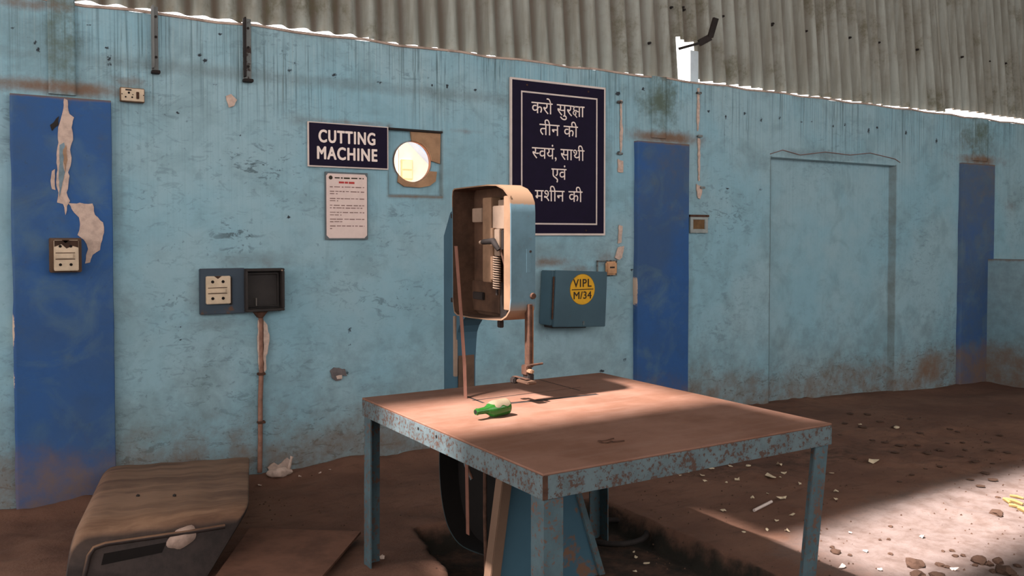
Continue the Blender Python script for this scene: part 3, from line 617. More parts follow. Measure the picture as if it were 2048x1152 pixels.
u = fuse_unit(t, x0+.012, x1-.018, z0+.010, z1-.012, 5.53)
obj('soot', prism([(x0+.014, z1-.014), (x1-.02, z1-.014), (x1-.02, z1-.055), (x1-.05, z1-.045), (x1-.08, z1-.06), (x0+.05, z1-.035), (x0+.014, z1-.05)], 'y', 5.4985, 5.5005), plain('soot', (66, 48, 38), .9, .3), u)
x0, x1, z0, z1 = wrect(400, 541, 491, 626, 5.60)
t = thing('fuse_board', 'slate blue wall board carrying a cream two-pole fuse beside an open black case', 'fuse box', (x0, 5.64, z0))
obj('board', B(x0, x1, 5.60, 5.638, z0, z1+.01), M_fuse, t, None, .004)
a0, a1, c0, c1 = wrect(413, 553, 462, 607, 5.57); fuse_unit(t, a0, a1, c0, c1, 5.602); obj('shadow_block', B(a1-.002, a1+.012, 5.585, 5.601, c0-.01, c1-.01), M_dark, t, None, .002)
x0, x1, z0, z1 = wrect(491, 538, 570, 621, 5.56)
t = thing('meter_case', 'open black square metal case on the wall above the rusty conduit', 'electrical box', (x0, 5.64, z0))
obj('back_plate', B(x0, x1, 5.625, 5.638, z0, z1), M_black, t)
obj('rim', frame_rect(x0, x1, z0, z1, .016, 5.56, 5.637), M_black, t, None, .003)
obj('inner_rim', frame_rect(x0+.018, x1-.03, z0+.03, z1-.03, .006, 5.60, 5.626), M_black, t)
obj('outlet_spout', prism([(x0+.055, z0+.004), (x0+.155, z0+.004), (x0+.115, z0-.045), (x0+.09, z0-.045)], 'y', 5.585, 5.636), M_rust, t, None, .003)
obj('terminal_pin', B(x0+.075, x0+.082, 5.60, 5.626, z0+.03, z0+.085), plain('grey_pin', (110, 104, 98), .5, .1), t)
obj('stud', disc(x1-.018, 5.559, z1-.013, .006), M_pale, t)
# conduit below
P = [W(a, b, 5.62) for a, b in ((522,634),(522,700),(523,745),(521,800),(521,880),(520,945))]
t = thing('conduit', 'rusty vertical conduit with flaking plaster running down to the floor', 'pipe', (P[-1][0], 5.63, P[-1][1]))
obj('pipe', T([(a, 5.625, b) for a, b in P], .016, 8), plain('conduit_rust', (142, 104, 88), .85, .2, 0, 18), t, 60)
patch([(526,640),(534,650),(538,675),(535,700),(531,712),(532,738),(528,745),(526,720),(527,690)], 5.63, t, M_plaster, .012, 'plaster_fillet')
patch([(516,640),(519,650),(518,740),(515,700)], 5.63, t, M_plaster, .012, 'plaster_fillet')
for b in (748, 845): a, z = W(523, b, 5.61); obj('saddle', B(a-.024, a+.026, 5.602, 5.637, z-.008, z+.008), M_rust, t, None, .003)
# angle irons at the wall top
for i, (a, b, c, d) in enumerate(((303,22,318,148), (487,45,504,165))):
    x0, x1, z0, z1 = wrect(a, b, c, d, 5.61); z1 = TOPZ+.04
    t = thing('angle_iron', ['grey upright angle iron at the wall top, nearer the left blue pilaster', 'blackened flaking angle iron at the wall top, right of the grey one'][i], 'bracket', (x0, 5.64, z0), None)
    mm = painted('iron_grey', (116, 118, 116), (70, 58, 52), .45, None, 0, 20) if i == 0 else M_angle
    obj('web', B(x0, x1, 5.622, 5.637, z0+.02, z1), mm, t, None, .002); obj('flange', B(x0, x0+.010, 5.58, 5.625, z0+.03, z1), M_dark if i else mm, t, None, .002)
    obj('foot_plate', B(x0-.004, x1+.006, 5.59, 5.637, z0, z0+.02), M_dark, t, None, .003)
    for f in (.25, .55, .85): obj('rivet', disc((x0+x1)/2+.006, 5.620, z0+(z1-z0)*f, .008), M_dark, t)
# teal isolator box with yellow disc
x0, x1, z0, z1 = 3.80, 4.30, .905, 1.335
MR = Matrix.Translation((x0, 0, z1)) @ Matrix.Rotation(math.radians(2.6), 4, 'Y') @ Matrix.Translation((-x0, 0, -z1))
t = thing('isolator_box', 'teal metal box hung askew with a yellow disc marked VIPL M/34', 'electrical box', (x0, 5.64, z0))
obj('case', B(x0-.035, x1-.03, 5.49, 5.637, z0, z1-.005, M=MR), M_box, t, None, .006)
lid = obj('lid', B(x0-.012, x1, 5.474, 5.492, z0-.012, z1, M=MR), M_box, t, None, .005)
obj('hinge', T([MR @ Vector((x0-.02, 5.478, z0+.05)), MR @ Vector((x0-.02, 5.478, z1-.05))], .007), M_rust, t, 60)
dc = MR @ Vector((x0+.255, 5.4725, z1-.145)); obj('yellow_disc', disc(dc.x, dc.y, dc.z, .119, .003, 40), M_yellow, lid)
obj('disc_ring', (lambda bm: (bmesh.ops.create_cone(bm, cap_ends=True, segments=40, radius1=.123, radius2=.123, depth=.002, matrix=Matrix.Translation((dc.x, dc.y+.0008, dc.z)) @ Matrix.Rotation(math.pi/2, 4, 'X')), bm)[1])(bmesh.new()), plain('disc_outline', (128, 104, 44), .6, .1), lid)
obj('bar_line', B(dc.x-.106, dc.x+.106, dc.y-.0028, dc.y-.001, dc.z-.004, dc.z+.003), M_ink, lid)
M1 = None
plate_text('lettering', bold('VIPL', .022, 1.15), dc.x-.092, dc.x+.088, dc.z+.018, dc.z+.082, dc.y-.0022, M_ink, lid)
plate_text('lettering', bold('M/34', .020, 1.05), dc.x-.088, dc.x+.088, dc.z-.076, dc.z-.016, dc.y-.0022, M_ink, lid)
obj('latch', B(x0+.25, x0+.265, 5.466, 5.474, z0-.01, z0+.02), M_steel, lid)
obj('gland', B(x0, x0+.33, 5.50, 5.62, z0-.022, z0+.001, M=MR), M_dark, t, None, .004)
# socket right of the box
x0, x1, z0, z1 = wrect(1194, 521, 1233, 551, 5.63)
t = thing('broken_socket', 'small recessed back box with a broken tan socket above the teal box', 'socket', (x0, 5.64, z0))
obj('back_box', frame_rect(x0, x1, z0, z1, .008, 5.622, 5.637), M_angle, t); obj('socket_body', B(x0+(x1-x0)*.40, x1-.012, 5.60, 5.637, z0+.008, z1-.01), plain('tan_bakelite', (196, 150, 112), .6, .15), t, None, .012)
obj('contact', B(x0+(x1-x0)*.55, x1-.045, 5.597, 5.602, (z0+z1)/2, (z0+z1)/2+.012), M_dark, t)
x0, x1, z0, z1 = wrect(1381, 431, 1416, 466, 5.62)
t = thing('switch_box', 'empty switch back box with a brown hollow right of the middle pilaster', 'electrical box', (x0, 5.64, z0))
obj('face_plate', frame_rect(x0, x1, z0, z1, .035, 5.618, 5.637), plain('chalky_plate', (150, 158, 156), .8, .12), t, None, .003)
obj('hollow', B(x0+.034, x1-.034, 5.630, 5.637, z0+.034, z1-.034), plain('brown_hollow', (112, 86, 58), .9, .2), t); obj('top_edge', B(x0-.01, x1+.01, 5.612, 5.637, z1-.012, z1+.008), M_rust, t, None, .003)
# bent bracket by the hole in the cladding
P = [(1360,97), (1400,86), (1422,74), (1433,36)]
t = thing('roof_bracket', 'dark bent steel bar sticking out by the bright gap in the cladding', 'bracket', (W(1360, 97, 5.9)[0], 5.9, W(1360, 97, 5.9)[1]))
Q = [W(*p, 5.88-.05*i) for i, p in enumerate(P)]
bm = bmesh.new()
for i in range(3):
    a = Vector((Q[i][0], 5.88-.05*i, Q[i][1])); b = Vector((Q[i+1][0], 5.88-.05*(i+1), Q[i+1][1])); h = [.012, .030, .030][i]
    n = Vector((-(b.z-a.z), 0, b.x-a.x)).normalized()*h
    box(bm, 0, 1, 0, 1, 0, 1); v = bm.verts[-8:] if hasattr(bm.verts, '__getitem__') and not bm.verts.ensure_lookup_table() else None
    for j, (s0, s1, s2) in enumerate([(x_, y_, z_) for x_ in (0, 1) for y_ in (0, 1) for z_ in (0, 1)]): v[j].co = (a if s0 == 0 else b)+n*(s2*2-1)+Vector((0, .02*s1, 0))
obj('bar', bm, M_dark, t)
# white packing piece in the gap
x, z = W(1398, 130, 5.9); t2 = obj('packing_strip', B(x-.05, x+.045, 5.955, 5.965, z-.16, z+.14), plain('pale_strip', (196, 206, 212), .7, .05)); tag(t2, 'pale strip wedged beside the bright gap in the cladding', 'strip')
x, z = W(1338, 160, 5.7)
# ------------------------------------------------------------------ work table
TX0, TX1, TY0, TY1, TZ = 1.562, 3.010, 2.325, 3.893, .820
t = thing('work_table', 'large square rusty steel work table with pale blue legs around the machine', 'table', (2.28, 3.1, 0))
bm = bmesh.new(); v = box(bm, TX0, TX1, TY0, TY1, TZ-.008, TZ); bmesh.ops.bevel(bm, geom=bm.edges[:], offset=.002, segments=1, affect='EDGES')
top = obj('tabletop', bm, M_top, t)
def groove(a, b, wd, depth=.0086):
    A_ = Vector((*G(*a, TZ), TZ)); B_ = Vector((*G(*b, TZ), TZ)); d = (B_-A_).normalized(); n = Vector((-d.y, d.x, 0))*wd/2
    bm = hexa([A_-n-Vector((0, 0, depth)), B_-n-Vector((0, 0, depth)), B_+n-Vector((0, 0, depth)), A_+n-Vector((0, 0, depth)), A_-n+Vector((0, 0, .01)), B_-n+Vector((0, 0, .01)), B_+n+Vector((0, 0, .01)), A_+n+Vector((0, 0, .01))])
    bmesh.ops.recalc_face_normals(bm, faces=bm.faces[:])
    me = bpy.data.meshes.new('c'); bm.to_mesh(me); bm.free(); o = bpy.data.objects.new('c', me); C.objects.link(o); o.location = -t.location; return o
cut = [groove((927,790), (968,806), .016), groove((945,801), (1162,774), .013), groove((985,810), (1196,788), .034), groove((1075,758), (1160,781), .014)]
bpy.context.view_layer.update()
for o in cut:
    o.location = (0, 0, 0)
    m = top.modifiers.new('b', 'BOOLEAN'); m.operation = 'DIFFERENCE'; m.solver = 'EXACT'; m.object = o
    for vv in o.data.vertices: vv.co = vv.co - t.location
    o.location = t.location
bpy.context.view_layer.update()
dg = bpy.context.evaluated_depsgraph_get(); me = bpy.data.meshes.new_from_object(top.evaluated_get(dg)); top.modifiers.clear(); top.data = me; me.name = 'tabletop'
for o in cut: bpy.data.objects.remove(o)
AH = .088; th = .006
obj('groove_bed', B(TX0+.03, TX1-.03, TY0+.03, TY1-.03, TZ-.0155, TZ-.0125), M_hole, t)  # dark sheet below the slots, standing for shade inside them
for ga_, gb_, gw_ in (((927,790), (968,806), .015), ((945,801), (1162,774), .012), ((985,810), (1196,788), .032), ((1075,758), (1160,781), .013)):
    A_ = Vector((*G(*ga_, TZ), 0)); B_ = Vector((*G(*gb_, TZ), 0)); d_ = (B_-A_).normalized(); n_ = Vector((-d_.y, d_.x, 0))*gw_/2; A_ += d_*.001; B_ -= d_*.001
    obj('groove_shade', prism([(q.x, q.y) for q in (A_-n_, B_-n_, B_+n_, A_+n_)], 'z', TZ-.012, TZ-.0012), M_dark, t)  # dark strips standing for the shaded inside of the slots
for a in ((TX0, TX0+th, TY0, TY1), (TX1-th, TX1, TY0, TY1), (TX0+th, TX1-th, TY0, TY0+th), (TX0+th, TX1-th, TY1-th, TY1)): obj('apron', B(*a, TZ-AH, TZ-.0082), M_steel, t, None, .001)
for x in (TX0,): obj('weld_strip', B(x-.002, x+.018, TY0-.002, TY0+.002, TZ-AH, TZ-.009), M_rust, t, None, .0008)
for a, b in ((837,857), (873,873)):
    y, z = X(a, b, TX0); bm = bmesh.new(); bmesh.ops.create_cone(bm, cap_ends=True, segments=10, radius1=.006, radius2=.006, depth=.003, matrix=Matrix.Translation((TX0-.0005, y, z)) @ Matrix.Rotation(math.pi/2, 4, 'Y')); obj('bolt_hole', bm, M_hole, t)
def leg(cx, cy, sx, sy, foot=(0, 0)):
    """angle-iron leg; cx, cy is the outer corner, sx, sy point inwards"""
    L = .078; p = .007; zt = TZ-AH; zb = fz(cx+foot[0], cy+foot[1])-.015
    pts = [(0, 0), (L, 0), (L, p), (p, p), (p, L), (0, L)]; bm = bmesh.new()
    T1 = [bm.verts.new((cx+u*sx, cy+v*sy, zt+.03)) for u, v in pts]; T0 = [bm.verts.new((cx+u*sx+foot[0], cy+v*sy+foot[1], zb)) for u, v in pts]
    bm.faces.new(T1); bm.faces.new(T0[::-1])
    for i in range(6): bm.faces.new((T1[i], T0[i], T0[(i+1) % 6], T1[(i+1) % 6]))
    return obj('leg', bm, M_leg, t)
leg(TX0+.008, TY0+.008, 1, 1); leg(TX1-.008, TY0+.008, -1, 1, (-.09, .02)); leg(TX0+.008, TY1-.008, 1, -1, (-.005, 0)); leg(TX1-.008, TY1-.008, -1, -1)
# ------------------------------------------------------------------ band saw
t = thing('band_saw', 'blue vertical band saw with open rusty wheel guard standing through the table', 'machine', (2.3, 3.9, -.1))
x0g, x1g = 2.10, 2.235
def sub(pts, per=1): return pts
P = [X(a, b, x0g) for a, b in ((908,377),(940,373),(975,369),(993,369),(1007,376),(1016,388),(1021,404),(1022,425),(1022,600),(1020,622),(1013,634),(1003,641),(975,640),(940,636),(914,631),(908,625),(905,600),(904,392),(905,381))]
cyy = sum(p[0] for p in P)/len(P); czz = sum(p[1] for p in P)/len(P)
def shell(P, xa, xb, th, name, m, parent, inner=None):
    cy_ = sum(p[0] for p in P)/len(P); cz_ = sum(p[1] for p in P)/len(P)
    ins = [(p[0]+(cy_-p[0])*th/abs(cy_-p[0]+1e-9)*min(1, abs(cy_-p[0])/.1), p[1]+(cz_-p[1])*th/abs(cz_-p[1]+1e-9)*min(1, abs(cz_-p[1])/.1)) for p in P]
    bm = bmesh.new(); n = len(P); R = []
    for pts, x in ((P, xa), (P, xb), (ins, xa), (ins, xb-th)): R.append([bm.verts.new((x, a, b)) for a, b in pts])
    for i in range(n):
        j = (i+1) % n
        bm.faces.new((R[0][i], R[1][i], R[1][j], R[0][j])); bm.faces.new((R[0][j], R[2][j], R[2][i], R[0][i]))
        f = bm.faces.new((R[2][i], R[2][j], R[3][j], R[3][i])); f.material_index = 1
    bm.faces.new(R[1]); f = bm.faces.new(R[3][::-1]); f.material_index = 1
    o = obj(name, bm, m, parent, 35); o.data.materials.append(inner or M_inner); return o
M_guard = NT('guard_paint'); k = M_guard; n1 = k.noise(6, 7, .7); n2 = k.noise(30, 7, .7); ge = k.n('ShaderNodeSeparateXYZ'); k.put(ge.inputs[0], k.co)
hh = k.math('ADD', ge.outputs[2], k.math('MULTIPLY', k.math('SUBTRACT', n1, .5), .05))     # object z is height above the machine foot
c = k.mix(k.ramp(n1, .35, .7), lin(88, 116, 128), lin(78, 102, 112))
c = k.mix(k.ramp(hh, 1.845, 1.855), c, lin(122, 97, 76))                                  # paint worn off the crown
c = k.mix(k.ramp(hh, 1.40, 1.33), c, lin(126, 102, 82)); c = k.mix(k.ramp(n2, .62, .7, 0, .5), c, lin(92, 72, 58)); k.col(c); M_guard = k.m
ug = shell(P, x0g, x1g, .006, 'upper_wheel_guard', M_guard, t)
def bxx(name, a, b, xa, xb, m, parent=ug, bev=.003):
    """box seen between photo corners a and b, standing between two depths of x"""
    (ya, za), (yb, zb) = X(*a, xa), X(*b, xa); return obj(name, B(xa, xb, min(ya, yb), max(ya, yb), min(za, zb), max(za, zb)), m, parent, None, bev)
bxx('edge_lip', (1007,392), (1021,622), 2.104, 2.112, M_tan)
bxx('slide_bar', (965,396), (983,565), 2.16, 2.215, M_tan)
bxx('bracket', (944,417), (964,444), 2.18, 2.228, M_pale)
bxx('bracket', (985,412), (1013,458), 2.15, 2.228, M_pale); bxx('bracket', (996,400), (1015,414), 2.16, 2.228, M_pale)
bxx('slide_plate', (980,456), (986,560), 2.13, 2.17, M_tan); bxx('slide_plate', (988,458), (999,512), 2.13, 2.15, M_pale)
bxx('axle_block', (1001,460), (1007,500), 2.14, 2.18, M_dark); bxx('foot_block', (1000,565), (1014,640), 2.18, 2.225, M_dark)
bxx('lower_plate', (940,560), (1000,628), 2.215, 2.229, M_inner); bxx('lower_notch', (945,583), (965,600), 2.20, 2.216, M_dark)
hy, hz_ = X(966, 484, 2.10); h2 = X(988, 482, 2.11); h3 = X(1001, 500, 2.13)
obj('clamp_lever', T([(2.10, hy, hz_), (2.105, h2[0], h2[1]), (2.12, h3[0], h3[1])], [.013, .016, .011], 8), M_dark, ug, 60); 
ye, ze = X(963, 485, 2.095); obj('lever_tip', T([(2.095, ye+.012, ze), (2.097, ye, ze)], .010), M_pale, ug, 60)
obj('lever_rod', T([(2.13, h3[0], h3[1]), (2.14, *X(1012, 540, 2.14))], .005, 6), M_rust, ug, 60)
ys_, zt_ = X(994, 512, 2.14); zb_ = X(994, 578, 2.14)[1]
hel = [(2.14+.018*math.cos(a), ys_+.018*math.sin(a), zt_+(zb_-zt_)*a/(2*math.pi*14)) for a in np.linspace(0, 2*math.pi*14, 14*12)]
sp = obj('tension_spring', T(hel, .0036, 5), M_pale, ug, 60); obj('spring_rod', T([(2.14, ys_, zt_+.05), (2.14, ys_, zb_-.03)], .007), M_dark, ug, 60)
bxx('drip_bolt', (994,640), (1001,656), 2.14, 2.16, M_dark)
# hinge and latch lugs on the side that faces the front
yfr = X(1022, 500, x0g)[0]
bm = bmesh.new(); xx, zz = W(1066, 592, yfr-.003); bmesh.ops.create_cone(bm, cap_ends=True, segments=14, radius1=.016, radius2=.013, depth=.012, matrix=Matrix.Translation((min(xx, 2.225), yfr-.005, zz)) @ Matrix.Rotation(math.pi/2, 4, 'X')); obj('knob', bm, M_rust, ug, 60)
xx, zz = W(1061, 503, yfr-.003); obj('bolt', disc(min(xx, 2.22), yfr-.003, zz, .006), M_dark, ug)
obj('nameplate', B(2.185, 2.212, yfr-.002, yfr+.001, zz-.10, zz+.012), M_guard, ug, None, .0006)
for b in (432, 600): yy, zz = X(904, b, x0g); obj('hinge_lug', B(x0g-.002, x0g+.02, yy-.002, yy+.012, zz-.012, zz+.012), M_dark, ug, None, .002)
# C-shaped frame behind the guard
fr = [(4.35, -.1), (4.35, 1.60), (4.27, 1.73), (4.10, 1.80), (3.75, 1.80), (3.72, 1.30), (3.74, 1.235), (3.80, 1.225)]
fr += [(3.80+.40*math.sin(a), 1.225-.20*(1-math.cos(a))/1. ) for a in np.linspace(.15, math.pi/2, 8)]+[(4.215, .90), (4.22, -.1)]
obj('frame_column', prism(fr, 'x', 2.242, 2.37), M_mach, t, None)
obj('column_face', B(2.258, 2.362, 4.211, 4.214, .3, 1.0), plain('brown_column_dust', (98, 76, 62), .9, .2, scale=6), t, None, .002)
ya, za = X(907, 632, 2.235); obj('edge_strip', B(2.232, 2.25, 4.20, 4.222, .82, za), M_pale, t, None, .002)
# blade hanging loose in front of the column
def ribbon(pts, wd, thk, name, m, parent, dirv=Vector((0, -1, 0))):
    bm = bmesh.new(); R = []
    for p in pts:
        p = Vector(p); a = dirv*wd/2; b = Vector((1, 0, 0))*thk/2; R.append([bm.verts.new(p+q) for q in (-a-b, a-b, a+b, -a+b)])
    for i in range(len(R)-1):
        for k_ in range(4): bm.faces.new((R[i][k_], R[i][(k_+1) % 4], R[i+1][(k_+1) % 4], R[i+1][k_]))
    bm.faces.new(R[0]); bm.faces.new(R[-1]); return obj(name, bm, m, parent)
gx, gy = G(931, 796, TZ)
bp = [(2.03, *X(912, 492, 2.03)), (2.025, *X(916, 545, 2.025)), (2.015, *X(923, 640, 2.015)), (2.005, *X(929, 730, 2.005)), (gx, gy, TZ), (gx, gy-.01, .55), (gx-.01, gy-.04, .17)]
ribbon(bp, .030, .003, 'blade', M_blade, t)
# guide post and blade guides
gy0 = 3.44; ga = X(1051, 620, 2.20); gb = X(1062, 735, 2.20)
obj('guide_post', B(2.192, 2.210, gb[0], ga[0]-.004, gb[1], ga[1]+.03), M_rust, t, None, .002)
obj('post_edge', B(2.210, 2.216, gb[0]+.002, gb[0]+.012, gb[1], ga[1]+.02), plain('orange_rust', (150, 98, 62), .8, .2), t, None, .001)
gx0 = 2.18
def gbox(name, a, b, xa, xb, m=M_rust, bev=.004): return bxx(name, a, b, xa, xb, m, t, bev)
gbox('guide_block', (1042,729), (1054,752), 2.17, 2.20); gbox('guide_block', (1045,745), (1058,764), 2.175, 2.205, M_dark)
gbox('guide_arm', (1024,752), (1052,760), 2.15, 2.175, M_rust); gbox('guide_roller', (1019,753), (1028,768), 2.14, 2.17, M_dark, .006); gbox('guide_foot', (1032,758), (1056,771), 2.14, 2.19, M_inner)
ya, za = X(1056, 731, 2.18); obj('thumb_screw', T([(2.19, ya, za), (2.26, ya-.004, za+.004)], .0055, 8), M_rust, t, 60)
gbox('guide_bracket', (1052,738), (1062,748), 2.17, 2.19, M_tan)
# lower wheel guard and cast foot
LP = [(3.45, .12), (3.50, .06), (3.60, .02), (3.9, -.02), (4.05, .02), (4.13, .12), (4.17, .28), (4.17, .46), (4.12, .62), (4.05, .70), (3.5, .70), (3.45, .6)]
LP = curve_pts(LP, 4)
lg = shell(LP, 2.12, 2.24, .006, 'lower_wheel_guard', painted('dark_teal_guard', (52, 66, 70), (50, 40, 34), .5, (96, 76, 60), .6, 8), t, M_hole)
obj('guard_strap', T([(2.11, 3.93, .72), (2.112, 3.92, .55), (2.115, 3.86, .42), (2.118, 3.80, .36)], .010, 6), M_steel, lg, 60)
FY0 = 3.38
obj('foot_plate', prism([(1.96, -.09), (2.62, -.09), (2.34, .728), (2.08, .728)], 'y', FY0, FY0+.014), painted('foot_blue', (66, 100, 116), (104, 78, 62), .45, None, 0, 5), t, None, .002)
obj('foot_flange', prism([(1.93, -.09), (1.985, -.09), (2.105, .728), (2.05, .728)], 'y', FY0-.05, FY0+.012), painted('flange_dust', (112, 88, 72), (84, 62, 50), .4, (140, 108, 88), .8, 9), t, None, .003)
obj('foot_flange', prism([(2.60, -.09), (2.64, -.09), (2.36, .728), (2.33, .728)], 'y', FY0-.012, FY0+.012), M_leg, t, None, .003)
obj('foot_box', prism([(2.0, -.09), (2.55, -.09), (2.33, .70), (2.12, .70)], 'y', FY0+.03, FY0+.06), M_dark, t)
obj('brace_rod', T([(2.02, 3.5, .62), (1.99, 3.45, .3), (1.98, 3.42, -.02)], .009, 6), M_rust, t, 60)
# bottle ------------------------------------------------------------------
a = G(951, 832, TZ+.02); b = G(1014, 813, TZ+.036); A3 = Vector((a[0], a[1], TZ+.014)); B3 = Vector((b[0], b[1], TZ+.037))
t = thing('bottle', 'green glass bottle with chalky white coating lying on the table', 'bottle', ((A3+B3)/2))
t.location.z = TZ
ax = (B3-A3); Lb = ax.length; ax.normalize()
prof = [(0, .0125), (.008, .0145), (.03, .0135), (.09*.9, .0155), (.115*.9, .024), (.14*.9, .0325), (.16*.9, .0355), (.9, .0355)]
prof = [(0, .0120), (.05, .0150), (.06, .0130), (.30, .0150), (.38, .021), (.46, .030), (.54, .0350), (.60, .0365), (.96, .0365), (.985, .034), (1., .028)]
glass = bpy.data.materials.new('green_glass'); glass.use_nodes = True; gb_ = glass.node_tree.nodes['Principled BSDF']
gb_.inputs['Base Color'].default_value = lin(48, 116, 44); gb_.inputs['Roughness'].default_value = .12; gb_.inputs['Transmission Weight'].default_value = .55; gb_.inputs['IOR'].default_value = 1.45
A4 = Vector((A3.x, A3.y, TZ+.0365)); B4 = Vector((B3.x, B3.y, TZ+.0372))
ax = (B4-A4); Lb = ax.length; ax.normalize()
body = obj('glass_body', T([A4+ax*Lb*f for f, r in prof], [r for f, r in prof], 28), glass, t, 50)
obj('mouth', T([A4-ax*.0005, A4+ax*.0015], .009, 14), M_hole, body)
# white film on the upper side of the body
side = ax.cross(Vector((0, 0, 1))).normalized()
bm = bmesh.new(); fs = np.linspace(.42, .955, 14); an = np.linspace(-75, 112, 22); rows = []
for f in fs:
    r = np.interp(f, [p[0] for p in prof], [p[1] for p in prof])+.0006; s0 = -75+6*math.sin(f*31); s1 = 118+7*math.sin(f*23+1)
    if f < .5: s0 += 55*(.5-f)/.08; s1 -= 45*(.5-f)/.08
    rows.append([bm.verts.new(A4+ax*Lb*f+(Vector((0, 0, 1))*math.cos(math.radians(g_))+side*math.sin(math.radians(g_)))*r) for g_ in np.linspace(s0-14, s1-50, 22)])
for i in range(len(rows)-1):
    for j in range(21): bm.faces.new((rows[i][j], rows[i][j+1], rows[i+1][j+1], rows[i+1][j]))
obj('chalky_film', bm, plain('chalky_film', (118, 106, 86), .85, .12), body, 180)
# bits on the table
gx, gy = G(1216, 884, TZ); bm = bmesh.new()
tube(bm, [(gx+.035*math.cos(a)+.01*math.sin(2*a), gy+.020*math.sin(a), TZ+.004+.003*math.sin(a*3)) for a in np.linspace(.6, 5.4, 20)]+[(gx+.055, gy-.03, TZ+.004)], .0028, 6)
o = obj('wire_scrap', bm, M_rust, None, 60); tag(o, 'small bent rusty wire lying on the front part of the table', 'wire')
# ------------------------------------------------------------------ steel cover on the floor at left
t = thing('machine_cover', 'large dusty sheet steel cover with a dark slot lying by the left pilaster', 'cover', (.9, 4.7, 0))
def quadmesh(u, v, fn):
    bm = bmesh.new(); R = [[bm.verts.new(fn(i/u, j/v)) for j in range(v+1)] for i in range(u+1)]
    for i in range(u):
        for j in range(v): bm.faces.new((R[i][j], R[i+1][j], R[i+1][j+1], R[i][j+1]))
    return bm
FTL, FTR, BTL, BTR = Vector((.33, 4.2, .335)), Vector((1.11, 4.2, .285)), Vector((.60, 5.5, .265)), Vector((1.455, 5.5, .205))
FBL, FBR, BBL, BBR = Vector((.27, 4.12, -.03)), Vector((.86, 4.12, -.03)), Vector((.56, 5.5, -.02)), Vector((1.30, 5.5, -.02))
def cover_point(u, v, w_):   # u across, v up, w_ back, on the skewed box
    f = FBL.lerp(FBR, u).lerp(FTL.lerp(FTR, u), v); b = BBL.lerp(BBR, u).lerp(BTL.lerp(BTR, u), v); return f.lerp(b, w_)
def cover_profile(ins, drop):
    P = [(ins, 0.)]; R = .085; n = 7; hR = .30
    for k_ in range(n+1):
        a_ = math.pi/2*k_/n; P.append((ins+R*(1-math.cos(a_)), 1-drop-hR+hR*math.sin(a_)))
    for k_ in range(1, 12): P.append((ins+R+(1-2*ins-R-.03)*k_/12, 1-drop+.012*math.sin(k_*1.9)))
    for k_ in range(n+1):
        a_ = math.pi/2*k_/n; P.append((1-ins-.03*(1-math.sin(a_)), 1-drop-.09*(1-math.cos(a_))))
    P.append((1-ins, 0.)); return P
bm = bmesh.new(); rows = []
for w_, ins, drop in [(0, .012, .20), (.004, .007, .14), (.014, .003, .085), (.03, .001, .045), (.055, 0, .018), (.09, 0, 0), (.3, 0, 0), (.5, 0, .004), (.7, 0, 0), (.93, 0, 0), (.98, 0, .03), (1, .004, .10)]:
    rows.append([bm.verts.new(cover_point(u, v, w_)) for u, v in cover_profile(ins, drop)])
for i in range(len(rows)-1):
    for j in range(len(rows[0])-1): bm.faces.new((rows[i][j], rows[i][j+1], rows[i+1][j+1], rows[i+1][j]))
bm.faces.new(rows[0]); bm.faces.new(rows[-1][::-1])
def cover_mat():
    k = NT('cover_paint'); g = k.n('ShaderNodeNewGeometry'); sp = k.n('ShaderNodeSeparateXYZ'); k.put(sp.inputs[0], g.outputs['Normal']); n = k.noise(1, 7, .65, .6, co=k.mp((1.3, 5.5, 4))); n2 = k.noise(18, 7, .7)
    c = k.mix(k.ramp(n2, .35, .7), lin(56, 46, 43), lin(42, 35, 33)); d = k.mix(k.ramp(n, .42, .62, 0, .9), lin(138, 107, 85), lin(84, 60, 47)); d = k.mix(k.ramp(n2, .4, .8, 0, .5), d, lin(118, 88, 68))
    k.col(k.mix(k.ramp(sp.outputs[2], .25, .62), c, d)); k.b.inputs['Roughness'].default_value = .7; k.bump(n2, .2, .004); return k.m
M_cover = cover_mat()
obj('shell', bm, M_cover, t, 40)
def onfront(u, v, d=0.):  # point on the front face, u across, v down
    a = FTL.lerp(FTR, u); b = FBL.lerp(FBR, u); p = a.lerp(b, v); n = (FTR-FTL).cross(FBL-FTL).normalized(); n = n if n.y < 0 else -n; return p+n*d   # v = .2 is the top of the flat front
def fpoly(uv, d0, d1, name, m):
    bm = bmesh.new(); A_ = [bm.verts.new(onfront(u, v, d0)) for u, v in uv]; B_ = [bm.verts.new(onfront(u, v, d1)) for u, v in uv]; n = len(uv)
    bm.faces.new(A_); bm.faces.new(B_[::-1])
    for i in range(n): bm.faces.new((A_[i], B_[i], B_[(i+1) % n], A_[(i+1) % n]))
    return obj(name, bm, m, t)
tr = [onfront(u, v, .004) for u, v in ((.11, .98), (.115, .6), (.12, .38), (.14, .30), (.20, .27), (.45, .26), (.7, .25), (.90, .235))]
obj('raised_bead', T(tr, .011, 8), M_cover, t, 60)
fpoly([(.205,.38),(.565,.345),(.565,.465),(.205,.51)], -.002, .003, 'slot', M_hole)
bm = bmesh.new(); pts = [onfront(.655+.085*math.cos(a)*(1+.10*math.sin(3*a)), .31+.14*math.sin(a)*(1+.08*math.cos(5*a)), .007) for a in np.linspace(0, 2*math.pi, 24, endpoint=False)]
cc = bm.verts.new(onfront(.655, .31, .012)); vs = [bm.verts.new(p) for p in pts]; vb = [bm.verts.new(p-(onfront(.6, .2, .007)-onfront(.6, .2, -.001))) for p in pts]
for i in range(24): bm.faces.new((cc, vs[i], vs[(i+1) % 24])); bm.faces.new((vs[i], vb[i], vb[(i+1) % 24], vs[(i+1) % 24]))
obj('lime_splash', bm, plain('lime_splash', (178, 152, 138), .95, .2), t, 180)
